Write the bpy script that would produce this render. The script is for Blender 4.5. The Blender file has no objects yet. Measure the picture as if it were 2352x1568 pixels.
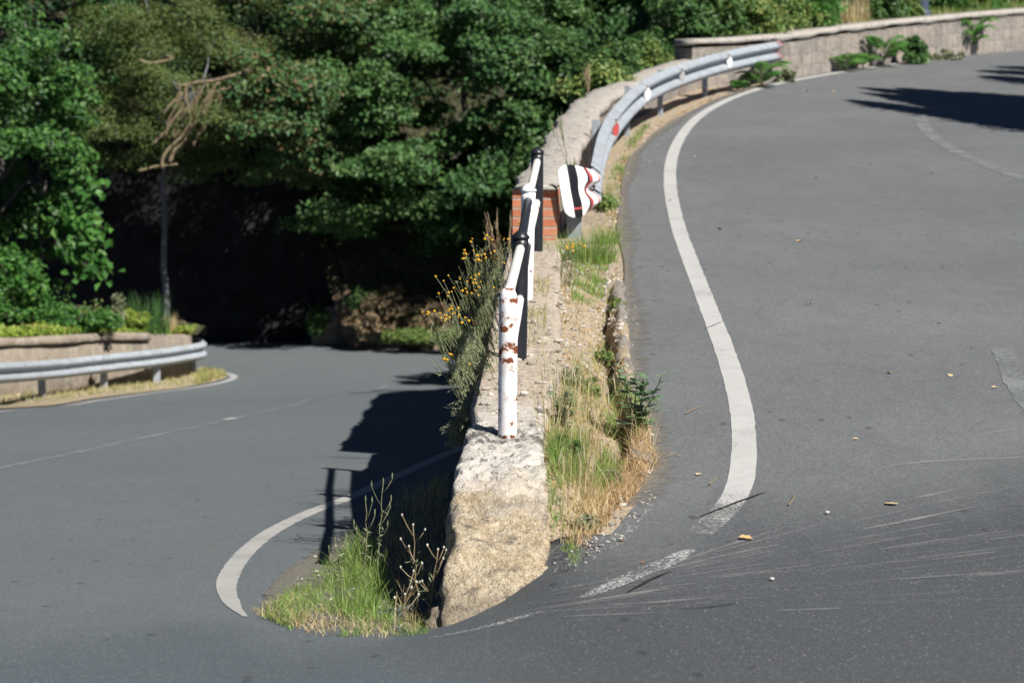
import bpy, math, random
import numpy as np
from mathutils import Vector
random.seed(7)
rng = np.random.default_rng(11)
S = bpy.context.scene
COL = S.collection
rad = math.radians

# ------------------------------------------------------------------ camera
LENS, W, H = 85.0, 1024, 682
F = W * LENS / 36.0
HC = 2.05
PITCH = math.atan(288.0 / F)
cam_d = bpy.data.cameras.new('camera')
cam_d.lens = LENS; cam_d.sensor_width = 36.0; cam_d.sensor_fit = 'HORIZONTAL'
cam_d.clip_start = 0.1; cam_d.clip_end = 3000
cam = bpy.data.objects.new('camera', cam_d); COL.objects.link(cam)
cam.location = (0, 0, HC); cam.rotation_euler = (math.pi/2 - PITCH, 0, 0)
S.camera = cam
cam_d.dof.use_dof = True
cam_d.dof.focus_distance = 12.3
cam_d.dof.aperture_fstop = 3.8

def ray(u, v):
    x = (u - 512) / F; k = (341 - v) / F
    d = np.array([x, math.cos(PITCH) + k*math.sin(PITCH), -math.sin(PITCH) + k*math.cos(PITCH)])
    return d / d[1]
def at(u, v, y):
    d = ray(u, v); return np.array([0, 0, HC]) + d*y
def on(u, v, zf, y0=6.0, y1=75.0):
    d = ray(u, v); prev = y0
    n = 700
    for i in range(1, n+1):
        y = y0 + (y1-y0)*i/n
        if HC + d[2]*y < zf(d[0]*y, y):
            a, b = prev, y
            for _ in range(24):
                m = (a+b)/2
                if HC + d[2]*m < zf(d[0]*m, m): b = m
                else: a = m
            return np.array([d[0]*b, b, zf(d[0]*b, b)])
        prev = y
    return at(u, v, y1)

# ------------------------------------------------------------------ noise
def _hash(ix, iy, iz, seed):
    h = (ix.astype(np.int64)*374761393 + iy.astype(np.int64)*668265263 + iz.astype(np.int64)*2147483647 + seed*144665) & 0xFFFFFFFF
    h = ((h ^ (h >> 13)) * 1274126177) & 0xFFFFFFFF
    h = (h ^ (h >> 16)) & 0xFFFFFFFF
    return h / 4294967295.0
def vnoise(p, seed=0):
    i = np.floor(p); f = p - i; f = f*f*(3-2*f); i = i.astype(np.int64)
    out = 0
    for dx in (0, 1):
        for dy in (0, 1):
            for dz in (0, 1):
                w = (f[:, 0] if dx else 1-f[:, 0])*(f[:, 1] if dy else 1-f[:, 1])*(f[:, 2] if dz else 1-f[:, 2])
                out = out + w*_hash(i[:, 0]+dx, i[:, 1]+dy, i[:, 2]+dz, seed)
    return out*2-1
def fbm(p, scale=1.0, octs=4, seed=0):
    p = np.asarray(p, float)*scale; a, s, t = 1.0, 0, 0
    for o in range(octs):
        s = s + a*vnoise(p, seed+o*17); t += a; p = p*2.03; a *= .5
    return s/t
def sm(e0, e1, x):
    t = np.clip((x-e0)/(e1-e0), 0, 1); return t*t*(3-2*t)

# ------------------------------------------------------------------ heights of the two roads
ZL_Y = [-60, 6, 8.5, 9.5, 11, 12.3, 14.4, 18.9, 25, 31, 37, 42, 50, 58, 90]
ZL_Z = [-.15, -.15, -.22, -.3, -.47, -.62, -.82, -1.24, -1.88, -2.56, -3.36, -3.74, -3.95, -4.05, -4.4]
ZU_Y = [-60, 6, 8.5, 9.5, 11, 13, 40, 90]
ZU_Z = [-.14, -.12, -.08, -.05, .01, .12, 1.74, 4.2]
_fy = np.linspace(-60, 90, 3001)
def _smooth(ys, zs, k=31):
    z = np.interp(_fy, ys, zs); ker = np.ones(k)/k
    zp = np.pad(z, k//2, mode='edge'); return np.convolve(zp, ker, 'valid')
_zl = _smooth(ZL_Y, ZL_Z, 41); _zu = _smooth(ZU_Y, ZU_Z, 31)
def zl(y): return np.interp(y, _fy, _zl)
def zu(y): return np.interp(y, _fy, _zu)
def zlx(x, y):
    return zl(y)+.045*np.clip(np.asarray(x)+7, -2, 8)*np.interp(y, [22, 30, 36, 41], [0, 1, 1, 0])
XW_Y = [-60, 9, 10, 11.5, 13.4, 17.5, 20, 22.8, 29.2, 33, 37, 39]
XW_X = [-.09, -.09, -.08, -.04, .05, .15, .20, .44, .93, 1.75, 2.9, 3.7]
def xw(y): return np.interp(y, XW_Y, XW_X)
def zroad(x, y):
    hw = np.interp(y, [-60, 8, 9.4, 9.75, 10.0, 10.34], [2.6, 2.0, .75, .52, .42, .22])
    t = np.clip((x - xw(y) - .09)/hw*.5+.5, 0, 1); t = t*t*(3-2*t)
    t = np.where(np.asarray(y) >= 10.34, (np.asarray(x) > xw(y)).astype(float), t)
    return zlx(x, y)*(1-t) + zu(y)*t
def ZL(x, y): return float(zlx(x, y))
def ZU(x, y): return float(zu(y))
def ZR(x, y): return float(zroad(x, y))
K = 1024/2352.0
def px(pts): return [(a*K, b*K) for a, b in pts]

# ------------------------------------------------------------------ object helpers
def tag(o, label=None, cat=None, group=None, kind=None):
    if label: o['label'] = label
    if cat: o['category'] = cat
    if group: o['group'] = group
    if kind: o['kind'] = kind
    return o
ORG = {}
def origin(o):
    return ORG.get(o.name, np.zeros(3))
def obj(name, v, f, mats, parent=None, smooth=True, mi=None, loc=None):
    """one mesh object; v in world coordinates"""
    me = bpy.data.meshes.new(name)
    v = np.asarray(v, float)
    o0 = origin(parent) if parent is not None else (np.asarray(loc, float) if loc is not None else np.zeros(3))
    vv = v - o0
    if isinstance(f, np.ndarray):
        n, k = f.shape
        me.vertices.add(len(vv)); me.vertices.foreach_set('co', vv.astype(np.float32).ravel())
        me.loops.add(n*k); me.loops.foreach_set('vertex_index', f.astype(np.int32).ravel())
        me.polygons.add(n); me.polygons.foreach_set('loop_start', (np.arange(n)*k).astype(np.int32))
        try: me.polygons.foreach_set('loop_total', np.full(n, k, np.int32))
        except Exception: pass
        me.update(calc_edges=True); me.validate()
    else:
        me.from_pydata([tuple(a) for a in vv], [], [list(map(int, q)) for q in f]); me.update()
    if not isinstance(mats, (list, tuple)): mats = [mats]
    for m in mats: me.materials.append(m)
    if mi is not None: me.polygons.foreach_set('material_index', np.asarray(mi, np.int32))
    me.polygons.foreach_set('use_smooth', np.full(len(me.polygons), bool(smooth)))
    o = bpy.data.objects.new(name, me); COL.objects.link(o)
    if parent is not None: o.parent = parent; ORG[o.name] = o0
    elif loc is not None: o.location = tuple(loc); ORG[o.name] = o0
    return o
def thing(name, label, cat, loc, group=None):
    o = bpy.data.objects.new(name, None); COL.objects.link(o)
    o.location = tuple(loc); ORG[o.name] = np.asarray(loc, float)
    o.empty_display_size = .2
    return tag(o, label, cat, group)
class MB:
    def __init__(s): s.v = []; s.f = []; s.m = []; s.n = 0
    def add(s, v, f, m=0):
        v = np.asarray(v, float).reshape(-1, 3)
        s.v.append(v); s.f += [[i+s.n for i in q] for q in f]; s.m += [m]*len(f); s.n += len(v)
    def build(s, name, mats, parent=None, smooth=True, loc=None):
        return obj(name, np.vstack(s.v), s.f, mats, parent, smooth, s.m, loc)
def frames(P):
    P = np.asarray(P, float); T = np.gradient(P, axis=0); T /= np.linalg.norm(T, axis=1)[:, None]+1e-9
    up = np.array([0, 0, 1.0]) if abs(T[0][2]) < .9 else np.array([1.0, 0, 0])
    N = []; n = np.cross(T[0], up); n /= np.linalg.norm(n)
    for t in T:
        n = n - t*np.dot(n, t); n /= np.linalg.norm(n)+1e-9; N.append(n.copy())
    N = np.array(N); B = np.cross(T, N); return P, T, N, B
def tube(P, R, n=8, cap=True):
    P, T, N, B = frames(P); R = np.broadcast_to(np.asarray(R, float), (len(P),))
    a = np.linspace(0, 2*math.pi, n, endpoint=False)
    v = (P[:, None] + R[:, None, None]*(np.cos(a)[None, :, None]*N[:, None] + np.sin(a)[None, :, None]*B[:, None])).reshape(-1, 3)
    f = []
    for i in range(len(P)-1):
        for j in range(n):
            f.append([i*n+j, i*n+(j+1) % n, (i+1)*n+(j+1) % n, (i+1)*n+j])
    if cap:
        f.append(list(range(n-1, -1, -1))); f.append([(len(P)-1)*n+j for j in range(n)])
    return v, f
def box(c, s, yaw=0.0, pitch=0.0):
    c = np.asarray(c, float); hx, hy, hz = [a/2 for a in s]
    v = np.array([[x, y, z] for z in (-hz, hz) for x, y in ((-hx, -hy), (hx, -hy), (hx, hy), (-hx, hy))])
    if pitch:
        ca, sa = math.cos(pitch), math.sin(pitch); v = np.stack([v[:, 0]*ca+v[:, 2]*sa, v[:, 1], -v[:, 0]*sa+v[:, 2]*ca], 1)
    ca, sa = math.cos(yaw), math.sin(yaw)
    v = np.stack([v[:, 0]*ca-v[:, 1]*sa, v[:, 0]*sa+v[:, 1]*ca, v[:, 2]], 1)
    return v+c, [[3, 2, 1, 0], [4, 5, 6, 7], [0, 1, 5, 4], [1, 2, 6, 5], [2, 3, 7, 6], [3, 0, 4, 7]]
def grid_faces(nr, nc, closed=False):
    i = np.arange(nr-1)[:, None]; j = np.arange(nc-1)[None, :]
    a = (i*nc+j).ravel()
    return np.stack([a, a+1, a+nc+1, a+nc], 1)
def resample(P, step):
    P = np.asarray(P, float); d = np.r_[0, np.cumsum(np.linalg.norm(np.diff(P, axis=0), axis=1))]
    n = max(2, int(d[-1]/step)+1); t = np.linspace(0, d[-1], n)
    return np.stack([np.interp(t, d, P[:, k]) for k in range(P.shape[1])], 1)
def smooth_path(P, step, it=3):
    """Chaikin corner cutting then resample"""
    P = np.asarray(P, float)
    for _ in range(it):
        Q = [P[0]]
        for a, b in zip(P[:-1], P[1:]): Q += [a*.75+b*.25, a*.25+b*.75]
        Q.append(P[-1]); P = np.array(Q)
    return resample(P, step)

# ------------------------------------------------------------------ materials
class NT:
    def __init__(s, name):
        s.m = bpy.data.materials.new(name); s.m.use_nodes = True
        s.t = s.m.node_tree; s.t.nodes.clear()
        s.out = s.n('ShaderNodeOutputMaterial')
    def n(s, ty, **kw):
        nd = s.t.nodes.new(ty)
        for k, v in kw.items(): setattr(nd, k, v)
        return nd
    def put(s, sock, val):
        if val is None: return
        if isinstance(val, bpy.types.NodeSocket): s.t.links.new(val, sock)
        else:
            if sock.type == 'RGBA' and not hasattr(val, '__len__'): val = (val, val, val, 1)
            if sock.type == 'RGBA' and len(val) == 3: val = (*val, 1)
            sock.default_value = val
    def pos(s): return s.n('ShaderNodeNewGeometry').outputs['Position']
    def gen(s): return s.n('ShaderNodeTexCoord').outputs['Object']
    def island(s): return s.n('ShaderNodeNewGeometry').outputs['Random Per Island']
    def noise(s, vec, scale, detail=4, rough=.55, dist=0.0):
        nd = s.n('ShaderNodeTexNoise'); s.put(nd.inputs['Vector'], vec); nd.inputs['Scale'].default_value = scale
        nd.inputs['Detail'].default_value = detail; nd.inputs['Roughness'].default_value = rough; nd.inputs['Distortion'].default_value = dist
        return nd.outputs['Fac']
    def voro(s, vec, scale, out='Distance', feature='F1'):
        nd = s.n('ShaderNodeTexVoronoi', feature=feature); s.put(nd.inputs['Vector'], vec); nd.inputs['Scale'].default_value = scale
        return nd.outputs[out]
    def ramp(s, fac, stops, interp='LINEAR'):
        nd = s.n('ShaderNodeValToRGB'); nd.color_ramp.interpolation = interp
        e = nd.color_ramp.elements
        while len(e) < len(stops): e.new(.5)
        for el, (p, c) in zip(e, stops):
            el.position = p; el.color = (c, c, c, 1) if not hasattr(c, '__len__') else (*c[:3], 1)
        s.put(nd.inputs['Fac'], fac); return nd.outputs['Color']
    def mix(s, fac, a, b, mode='MIX'):
        nd = s.n('ShaderNodeMix', data_type='RGBA', blend_type=mode)
        s.put(nd.inputs['Factor'], fac); s.put(nd.inputs['A'] if False else nd.inputs[6], a); s.put(nd.inputs[7], b)
        return nd.outputs[2]
    def math(s, op, a, b=None, clamp=False):
        nd = s.n('ShaderNodeMath', operation=op, use_clamp=clamp); s.put(nd.inputs[0], a); s.put(nd.inputs[1], b)
        return nd.outputs[0]
    def sep(s, vec):
        nd = s.n('ShaderNodeSeparateXYZ'); s.put(nd.inputs[0], vec); return nd.outputs
    def comb(s, x, y, z):
        nd = s.n('ShaderNodeCombineXYZ')
        for i, a in enumerate((x, y, z)): s.put(nd.inputs[i], a)
        return nd.outputs[0]
    def scale(s, vec, sc):
        nd = s.n('ShaderNodeVectorMath', operation='MULTIPLY'); s.put(nd.inputs[0], vec); nd.inputs[1].default_value = sc
        return nd.outputs[0]
    def rng(s, v, a, b, c=0.0, d=1.0):
        nd = s.n('ShaderNodeMapRange', interpolation_type='SMOOTHSTEP'); s.put(nd.inputs['Value'], v)
        for k, x in zip(('From Min', 'From Max', 'To Min', 'To Max'), (a, b, c, d)): nd.inputs[k].default_value = x
        return nd.outputs['Result']
    def bump(s, h, strength=.5, dist=.01):
        nd = s.n('ShaderNodeBump'); nd.inputs['Strength'].default_value = strength; nd.inputs['Distance'].default_value = dist
        s.put(nd.inputs['Height'], h); return nd.outputs['Normal']
    def bsdf(s, col, rough=.8, metal=0.0, normal=None, spec=None, alpha=None):
        b = s.n('ShaderNodeBsdfPrincipled'); s.put(b.inputs['Base Color'], col); s.put(b.inputs['Roughness'], rough)
        s.put(b.inputs['Metallic'], metal)
        if normal is not None: s.put(b.inputs['Normal'], normal)
        if spec is not None: s.put(b.inputs['Specular IOR Level'], spec)
        if alpha is not None: s.put(b.inputs['Alpha'], alpha)
        return b.outputs[0]
    def done(s, sh):
        s.t.links.new(sh, s.out.inputs['Surface']); return s.m

def mat_asphalt():
    t = NT('asphalt'); p = t.pos(); x, y, z = t.sep(p)
    big = t.noise(p, .35, 4, .6); mid = t.noise(t.scale(p, (1, .35, 1)), 1.6, 5, .6); fine = t.noise(p, 55, 3, .7)
    vfine = t.noise(p, 260, 2, .6)
    c = t.ramp(big, [(.3, (.122, .130, .133)), (.5, (.143, .153, .157)), (.7, (.170, .176, .172))])
    c = t.mix(t.ramp(mid, [(.35, 0), (.75, .6)]), c, (.104, .112, .118))
    blot = t.noise(t.scale(p, (1, .6, 1)), 4.5, 5, .72)
    c = t.mix(t.ramp(blot, [(.48, 0), (.72, .4)]), c, (.088, .094, .100))
    dust = t.noise(p, 11, 5, .75)
    c = t.mix(t.ramp(dust, [(.52, 0), (.74, .32)]), c, (.21, .195, .17))
    # turning circle darker: tyre polish, plus corner vignette painted into the colour
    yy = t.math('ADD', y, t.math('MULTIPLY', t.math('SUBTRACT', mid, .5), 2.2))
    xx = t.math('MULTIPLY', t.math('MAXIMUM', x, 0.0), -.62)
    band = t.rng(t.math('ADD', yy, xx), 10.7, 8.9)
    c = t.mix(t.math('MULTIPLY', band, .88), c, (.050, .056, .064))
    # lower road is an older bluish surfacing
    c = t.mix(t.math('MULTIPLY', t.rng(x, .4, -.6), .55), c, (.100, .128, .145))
    c = t.mix(t.ramp(fine, [(.35, .5), (.62, 0)]), c, (.040, .041, .044))
    # pale stone chips
    v = t.n('ShaderNodeTexVoronoi'); t.put(v.inputs['Vector'], p); v.inputs['Scale'].default_value = 62
    r = t.sep(v.outputs['Color'])[0]
    chip = t.math('MULTIPLY', t.ramp(v.outputs['Distance'], [(.0, 1), (.20, 1), (.34, 0)]), t.ramp(r, [(.90, 0), (.96, 1)]))
    c = t.mix(t.math('MULTIPLY', chip, .45), c, (.36, .355, .34))
    v2 = t.n('ShaderNodeTexVoronoi'); t.put(v2.inputs['Vector'], p); v2.inputs['Scale'].default_value = 130
    r2 = t.sep(v2.outputs['Color'])[1]
    chip2 = t.math('MULTIPLY', t.ramp(v2.outputs['Distance'], [(.0, 1), (.34, 1), (.46, 0)]), t.ramp(r2, [(.80, 0), (.83, 1)]))
    c = t.mix(t.math('MULTIPLY', chip2, .35), c, (.25, .24, .225))
    # dark tar specks
    v3 = t.n('ShaderNodeTexVoronoi'); t.put(v3.inputs['Vector'], t.scale(p, (1, .6, 1))); v3.inputs['Scale'].default_value = 9
    r3 = t.sep(v3.outputs['Color'])[2]
    tar = t.math('MULTIPLY', t.ramp(v3.outputs['Distance'], [(.0, 1), (.12, 1), (.22, 0)]), t.ramp(r3, [(.86, 0), (.88, 1)]))
    c = t.mix(t.math('MULTIPLY', tar, .55), c, (.025, .026, .03))
    hgt = t.math('ADD', t.math('MULTIPLY', fine, .7), t.math('MULTIPLY', vfine, .5))
    return t.done(t.bsdf(c, t.ramp(mid, [(.3, .68), (.7, .86)]), 0, t.bump(hgt, .55, .008), .3))
def mat_paint(name, base, worn, wscale=60, lo=.5, hi=.6, ymask=None, cracks=True):
    t = NT(name); p = t.pos(); x, y, z = t.sep(p)
    n1 = t.noise(p, wscale, 4, .7); n2 = t.noise(p, 2.2, 3, .6); n3 = t.noise(t.scale(p, (1, 3.2, 1)), 12, 3, .7)
    wear = t.math('ADD', t.math('MULTIPLY', n1, .62), t.math('MULTIPLY', n2, .38))
    if ymask:
        wear = t.math('ADD', wear, t.rng(y, ymask[0], ymask[1], 0, ymask[2]))
    a = t.ramp(wear, [(lo, 1), (hi, 0)])
    if cracks:
        v = t.n('ShaderNodeTexVoronoi', feature='DISTANCE_TO_EDGE'); t.put(v.inputs['Vector'], t.scale(p, (1, 1.8, 1))); v.inputs['Scale'].default_value = 26
        cr = t.ramp(v.outputs['Distance'], [(.0, 0), (.035, 0), (.075, 1)])
        crm = t.math('MULTIPLY', t.rng(y, 11.4, 10.3), 1.0)
        a = t.math('MULTIPLY', a, t.mix(crm, 1.0, cr))
    c = t.mix(t.ramp(n3, [(.4, 0), (.75, .6)]), base, worn)
    c = t.mix(t.ramp(n2, [(.4, 0), (.8, .45)]), c, worn)
    return t.done(t.bsdf(c, .75, 0, t.bump(n1, .4, .004), .3, a))
def mat_tufa():
    t = NT('tufa_stone'); p = t.pos(); x, y, z = t.sep(p)
    n1 = t.noise(p, 5, 5, .65); n2 = t.noise(p, 24, 5, .7); n3 = t.noise(p, 110, 3, .7); st = t.noise(t.scale(p, (1, 1, 2.2)), 7, 5, .72, .6)
    c = t.ramp(n1, [(.3, (.58, .47, .31)), (.5, (.69, .59, .43)), (.72, (.72, .66, .54))])
    c = t.mix(t.ramp(n2, [(.38, .65), (.6, 0)]), c, (.27, .20, .115))
    c = t.mix(t.ramp(st, [(.52, 0), (.62, .85)]), c, (.13, .125, .115))
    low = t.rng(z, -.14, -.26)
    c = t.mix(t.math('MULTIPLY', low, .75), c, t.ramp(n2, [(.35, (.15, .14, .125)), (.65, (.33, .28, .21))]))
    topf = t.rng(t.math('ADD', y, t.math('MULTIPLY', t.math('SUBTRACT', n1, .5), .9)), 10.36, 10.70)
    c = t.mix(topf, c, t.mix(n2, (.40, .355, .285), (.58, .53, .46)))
    pc = t.math('MULTIPLY', t.ramp(t.voro(p, 34), [(.14, 1), (.30, 0)]), t.ramp(t.noise(p, 9, 3, .6), [(.46, 0), (.58, .8)]))
    c = t.mix(pc, c, (.19, .15, .095))
    c = t.mix(t.ramp(t.noise(p, 92, 4, .8), [(.38, .6), (.52, 0)]), c, (.30, .23, .14))
    c = t.mix(t.ramp(t.noise(p, 75, 4, .8), [(.56, 0), (.70, .5)]), c, (.78, .70, .55))
    pit = t.ramp(t.voro(p, 55), [(.0, 0), (.2, 1)])
    h = t.math('ADD', t.math('MULTIPLY', n2, .9), t.math('ADD', t.math('MULTIPLY', n3, .5), t.math('MULTIPLY', pit, .35)))
    return t.done(t.bsdf(c, .95, 0, t.bump(h, 1.0, .04), .15))
def mat_concrete(name, a, b, dark, damt=.8, lo=.55, hi=.66, sc=1.0, dirt=False):
    t = NT(name); p = t.pos()
    n1 = t.noise(p, 3.5*sc, 5, .6); n2 = t.noise(p, 26*sc, 5, .75); n3 = t.noise(p, 120*sc, 3, .7)
    st = t.noise(t.scale(p, (1.6, 1, 1)), 16*sc, 5, .75, .4)
    c = t.mix(n1, a, b)
    c = t.mix(t.ramp(st, [(lo, 0), (hi, damt)]), c, dark)
    c = t.mix(t.ramp(n3, [(.3, .5), (.5, 0)]), c, dark)
    if dirt:
        x, y, z = t.sep(p)
        fr = t.rng(t.math('ADD', y, t.math('MULTIPLY', t.math('SUBTRACT', n1, .5), .8)), 11.0, 10.5)
        c = t.mix(t.math('MULTIPLY', fr, .55), c, (.50, .42, .30))
        lich = t.ramp(t.math('ADD', t.math('MULTIPLY', st, .7), t.math('ADD', t.math('MULTIPLY', t.rng(t.math('ABSOLUTE', t.math('SUBTRACT', y, 11.45)), .0, .35, .14, 0), 1.0), t.math('MULTIPLY', n2, .3))), [(.56, 0), (.64, .85)])
        c = t.mix(lich, c, (.095, .093, .09))
        f = t.rng(t.math('ADD', y, t.math('MULTIPLY', n1, 1.6)), 12.5, 13.4)
        c = t.mix(t.math('MULTIPLY', f, .8), c, t.ramp(n2, [(.32, (.22, .175, .125)), (.5, (.42, .345, .26)), (.68, (.58, .51, .42))]))
    h = t.math('ADD', t.math('MULTIPLY', n2, .9), t.math('MULTIPLY', n3, .5))
    return t.done(t.bsdf(c, .95, 0, t.bump(h, 1.0, .022/sc**.3), .15))
def mat_rubble(name, mort, cols, scale, streak=None, stx=(1, 1, 1.3)):
    t = NT(name); p = t.pos(); x, y, z = t.sep(p)
    w = t.n('ShaderNodeVectorMath', operation='ADD'); wn = t.n('ShaderNodeTexNoise'); wn.inputs['Scale'].default_value = 3
    t.put(wn.inputs['Vector'], p); t.put(w.inputs[0], t.scale(p, stx)); t.put(w.inputs[1], t.scale(wn.outputs['Color'], (.18, .18, .18)))
    v = t.n('ShaderNodeTexVoronoi', feature='DISTANCE_TO_EDGE'); t.put(v.inputs['Vector'], w.outputs[0]); v.inputs['Scale'].default_value = scale
    v1 = t.n('ShaderNodeTexVoronoi'); t.put(v1.inputs['Vector'], w.outputs[0]); v1.inputs['Scale'].default_value = scale
    r = t.sep(v1.outputs['Color'])[0]
    c = t.ramp(r, [(i/(len(cols)-1), k) for i, k in enumerate(cols)])
    n2 = t.noise(p, 9, 5, .7); n3 = t.noise(t.scale(p, (4, 4, .5)), 1.6, 4, .7)
    edge = t.ramp(t.math('ADD', v.outputs['Distance'], t.math('MULTIPLY', t.math('SUBTRACT', n2, .5), .22)), [(.0, 1), (.16, 0)])
    c = t.mix(t.math('MULTIPLY', edge, .6), c, mort)
    c = t.mix(t.ramp(n2, [(.5, 0), (.75, .65)]), c, mort)
    if streak: c = t.mix(t.ramp(n3, [(.5, 0), (.68, streak[0])]), c, streak[1])
    h = t.math('ADD', t.math('MULTIPLY', t.math('SUBTRACT', 1.0, edge), .35), n2)
    return t.done(t.bsdf(c, .95, 0, t.bump(h, .8, .03), .1))
def mat_ashlar():
    t = NT('squared_rubble'); p = t.pos(); x, y, z = t.sep(p)
    nz = t.n('ShaderNodeTexNoise'); t.put(nz.inputs['Vector'], p); nz.inputs['Scale'].default_value = 4.5; nz.inputs['Detail'].default_value = 4
    a, b, c0 = t.sep(t.scale(nz.outputs['Color'], (.34, .22, .2)))
    u = t.math('ADD', t.math('ADD', t.math('MULTIPLY', x, .55), t.math('MULTIPLY', y, .83)), a)
    w = t.math('ADD', t.math('SUBTRACT', z, t.math('MULTIPLY', y, .06)), b)
    br = t.n('ShaderNodeTexBrick'); t.put(br.inputs['Vector'], t.comb(u, w, 0.0)); br.inputs['Scale'].default_value = 1.0
    br.inputs['Brick Width'].default_value = .42; br.inputs['Row Height'].default_value = .20; br.inputs['Mortar Size'].default_value = .012; br.inputs['Mortar Smooth'].default_value = .8
    br.squash = 1.4; br.squash_frequency = 3; br.offset = .5
    t.put(br.inputs['Color1'], (.215, .20, .185)); t.put(br.inputs['Color2'], (.34, .285, .24)); t.put(br.inputs['Mortar'], (.30, .28, .255))
    n1 = t.noise(p, 2.4, 5, .7); n2 = t.noise(p, 10, 5, .75); n3 = t.noise(t.scale(p, (3, 3, .6)), 2.2, 5, .75)
    c = t.mix(t.ramp(n2, [(.36, .75), (.56, 0)]), br.outputs['Color'], (.15, .135, .122))
    c = t.mix(t.ramp(n1, [(.42, 0), (.68, .8)]), c, (.31, .28, .245))
    c = t.mix(t.ramp(n3, [(.50, 0), (.68, .75)]), c, (.115, .108, .102))
    h = t.math('ADD', t.math('MULTIPLY', br.outputs['Fac'], -.6), n2)
    return t.done(t.bsdf(c, .95, 0, t.bump(h, .8, .03), .1))
def mat_brick():
    t = NT('brick'); p = t.pos(); x, y, z = t.sep(p)
    b = t.n('ShaderNodeTexBrick'); t.put(b.inputs['Vector'], t.comb(t.math('ADD', x, y), z, 0.0))
    b.inputs['Scale'].default_value = 1.0; b.inputs['Brick Width'].default_value = .24; b.inputs['Row Height'].default_value = .078
    b.inputs['Mortar Size'].default_value = .009; b.inputs['Mortar Smooth'].default_value = .3
    t.put(b.inputs['Color1'], (.43, .135, .065)); t.put(b.inputs['Color2'], (.50, .19, .10)); t.put(b.inputs['Mortar'], (.36, .33, .28))
    n = t.noise(p, 14, 4, .7)
    c = t.mix(t.ramp(n, [(.45, 0), (.7, .55)]), b.outputs['Color'], (.42, .27, .19))
    h = t.math('ADD', t.math('MULTIPLY', b.outputs['Fac'], -1.2), t.math('MULTIPLY', n, .5))
    return t.done(t.bsdf(c, .9, 0, t.bump(h, .8, .01), .2))
def mat_postpaint(name, base, rust_amt, rust=(.17, .045, .018), lo=.62, dirty=(.5, .49, .46)):
    t = NT(name); p = t.pos(); n1 = t.noise(p, 13, 4, .6, .2); n2 = t.noise(p, 45, 4, .7); n3 = t.noise(t.scale(p, (1, 1, .3)), 30, 3, .6)
    c = t.mix(t.ramp(n3, [(.5, 0), (.8, .6)]), base, dirty)
    fac = t.math('ADD', t.math('MULTIPLY', n1, .8), t.math('MULTIPLY', n2, .2))
    ru = t.ramp(fac, [(lo, 0), (lo+.015, 1)])
    rc = t.ramp(n2, [(.3, (.09, .028, .014)), (.6, rust), (.8, (.28, .10, .04))])
    c = t.mix(t.math('MULTIPLY', ru, rust_amt), c, rc)
    h = t.math('SUBTRACT', t.math('MULTIPLY', n2, .4), ru)
    return t.done(t.bsdf(c, t.mix(ru, .38, .9), 0, t.bump(h, .5, .004), .4))
def mat_front_post():
    t = NT('flaking_white_paint'); p = t.pos(); x, y, z = t.sep(p)
    n1 = t.noise(p, 16, 5, .62, .3); n2 = t.noise(p, 50, 4, .7); n3 = t.noise(t.scale(p, (1, 1, .35)), 40, 4, .6)
    c = t.mix(t.ramp(n3, [(.52, 0), (.8, .5)]), (.78, .78, .775), (.45, .46, .47))
    fac = t.math('ADD', t.math('MULTIPLY', n1, .8), t.math('MULTIPLY', n2, .2))
    boost = 0.0
    for zc, hw, am in ((.645, .055, .13), (.60, .03, .05), (.875, .035, .10), (.935, .022, .09), (.80, .03, .05), (.735, .03, .055), (.222, .022, .17), (.40, .04, .03)):
        g = t.rng(t.math('ABSOLUTE', t.math('SUBTRACT', z, zc)), 0, hw, am, 0)
        boost = g if isinstance(boost, float) else t.math('MAXIMUM', boost, g)
    fac = t.math('ADD', fac, boost)
    ru = t.ramp(fac, [(.605, 0), (.62, 1)])
    chip = t.ramp(t.noise(p, 60, 4, .75), [(.66, 0), (.68, .8)])
    rc = t.ramp(n2, [(.3, (.10, .032, .016)), (.6, (.20, .055, .022)), (.8, (.30, .11, .045))])
    halo = t.ramp(fac, [(.52, 0), (.61, .55)])
    c = t.mix(halo, c, (.52, .36, .25)); c = t.mix(chip, c, (.22, .21, .22)); c = t.mix(ru, c, rc)
    return t.done(t.bsdf(c, t.mix(ru, .42, .9), 0, t.bump(t.math('SUBTRACT', t.math('MULTIPLY', n2, .4), ru), .6, .005), .35))
def mat_galv():
    t = NT('galvanised_steel'); p = t.pos(); n1 = t.noise(p, 8, 4, .6); n2 = t.noise(t.scale(p, (1, 1, 4)), 3, 4, .7)
    c = t.ramp(n1, [(.3, (.24, .275, .31)), (.7, (.33, .365, .40))])
    c = t.mix(t.ramp(n2, [(.45, 0), (.75, .6)]), c, (.21, .19, .165))
    c = t.mix(t.ramp(t.noise(p, 30, 4, .7), [(.6, 0), (.75, .5)]), c, (.20, .17, .14))
    return t.done(t.bsdf(c, .6, 0, t.bump(n1, .15, .004), .25))
def mat_plain(name, col, rough=.6, metal=0., var=.25, sc=20):
    t = NT(name); p = t.pos(); n = t.noise(p, sc, 4, .65)
    c = t.mix(t.ramp(n, [(.35, var), (.65, 0)]), col, tuple(a*.45 for a in col))
    return t.done(t.bsdf(c, rough, metal, t.bump(n, .25, .004), .35))
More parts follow.
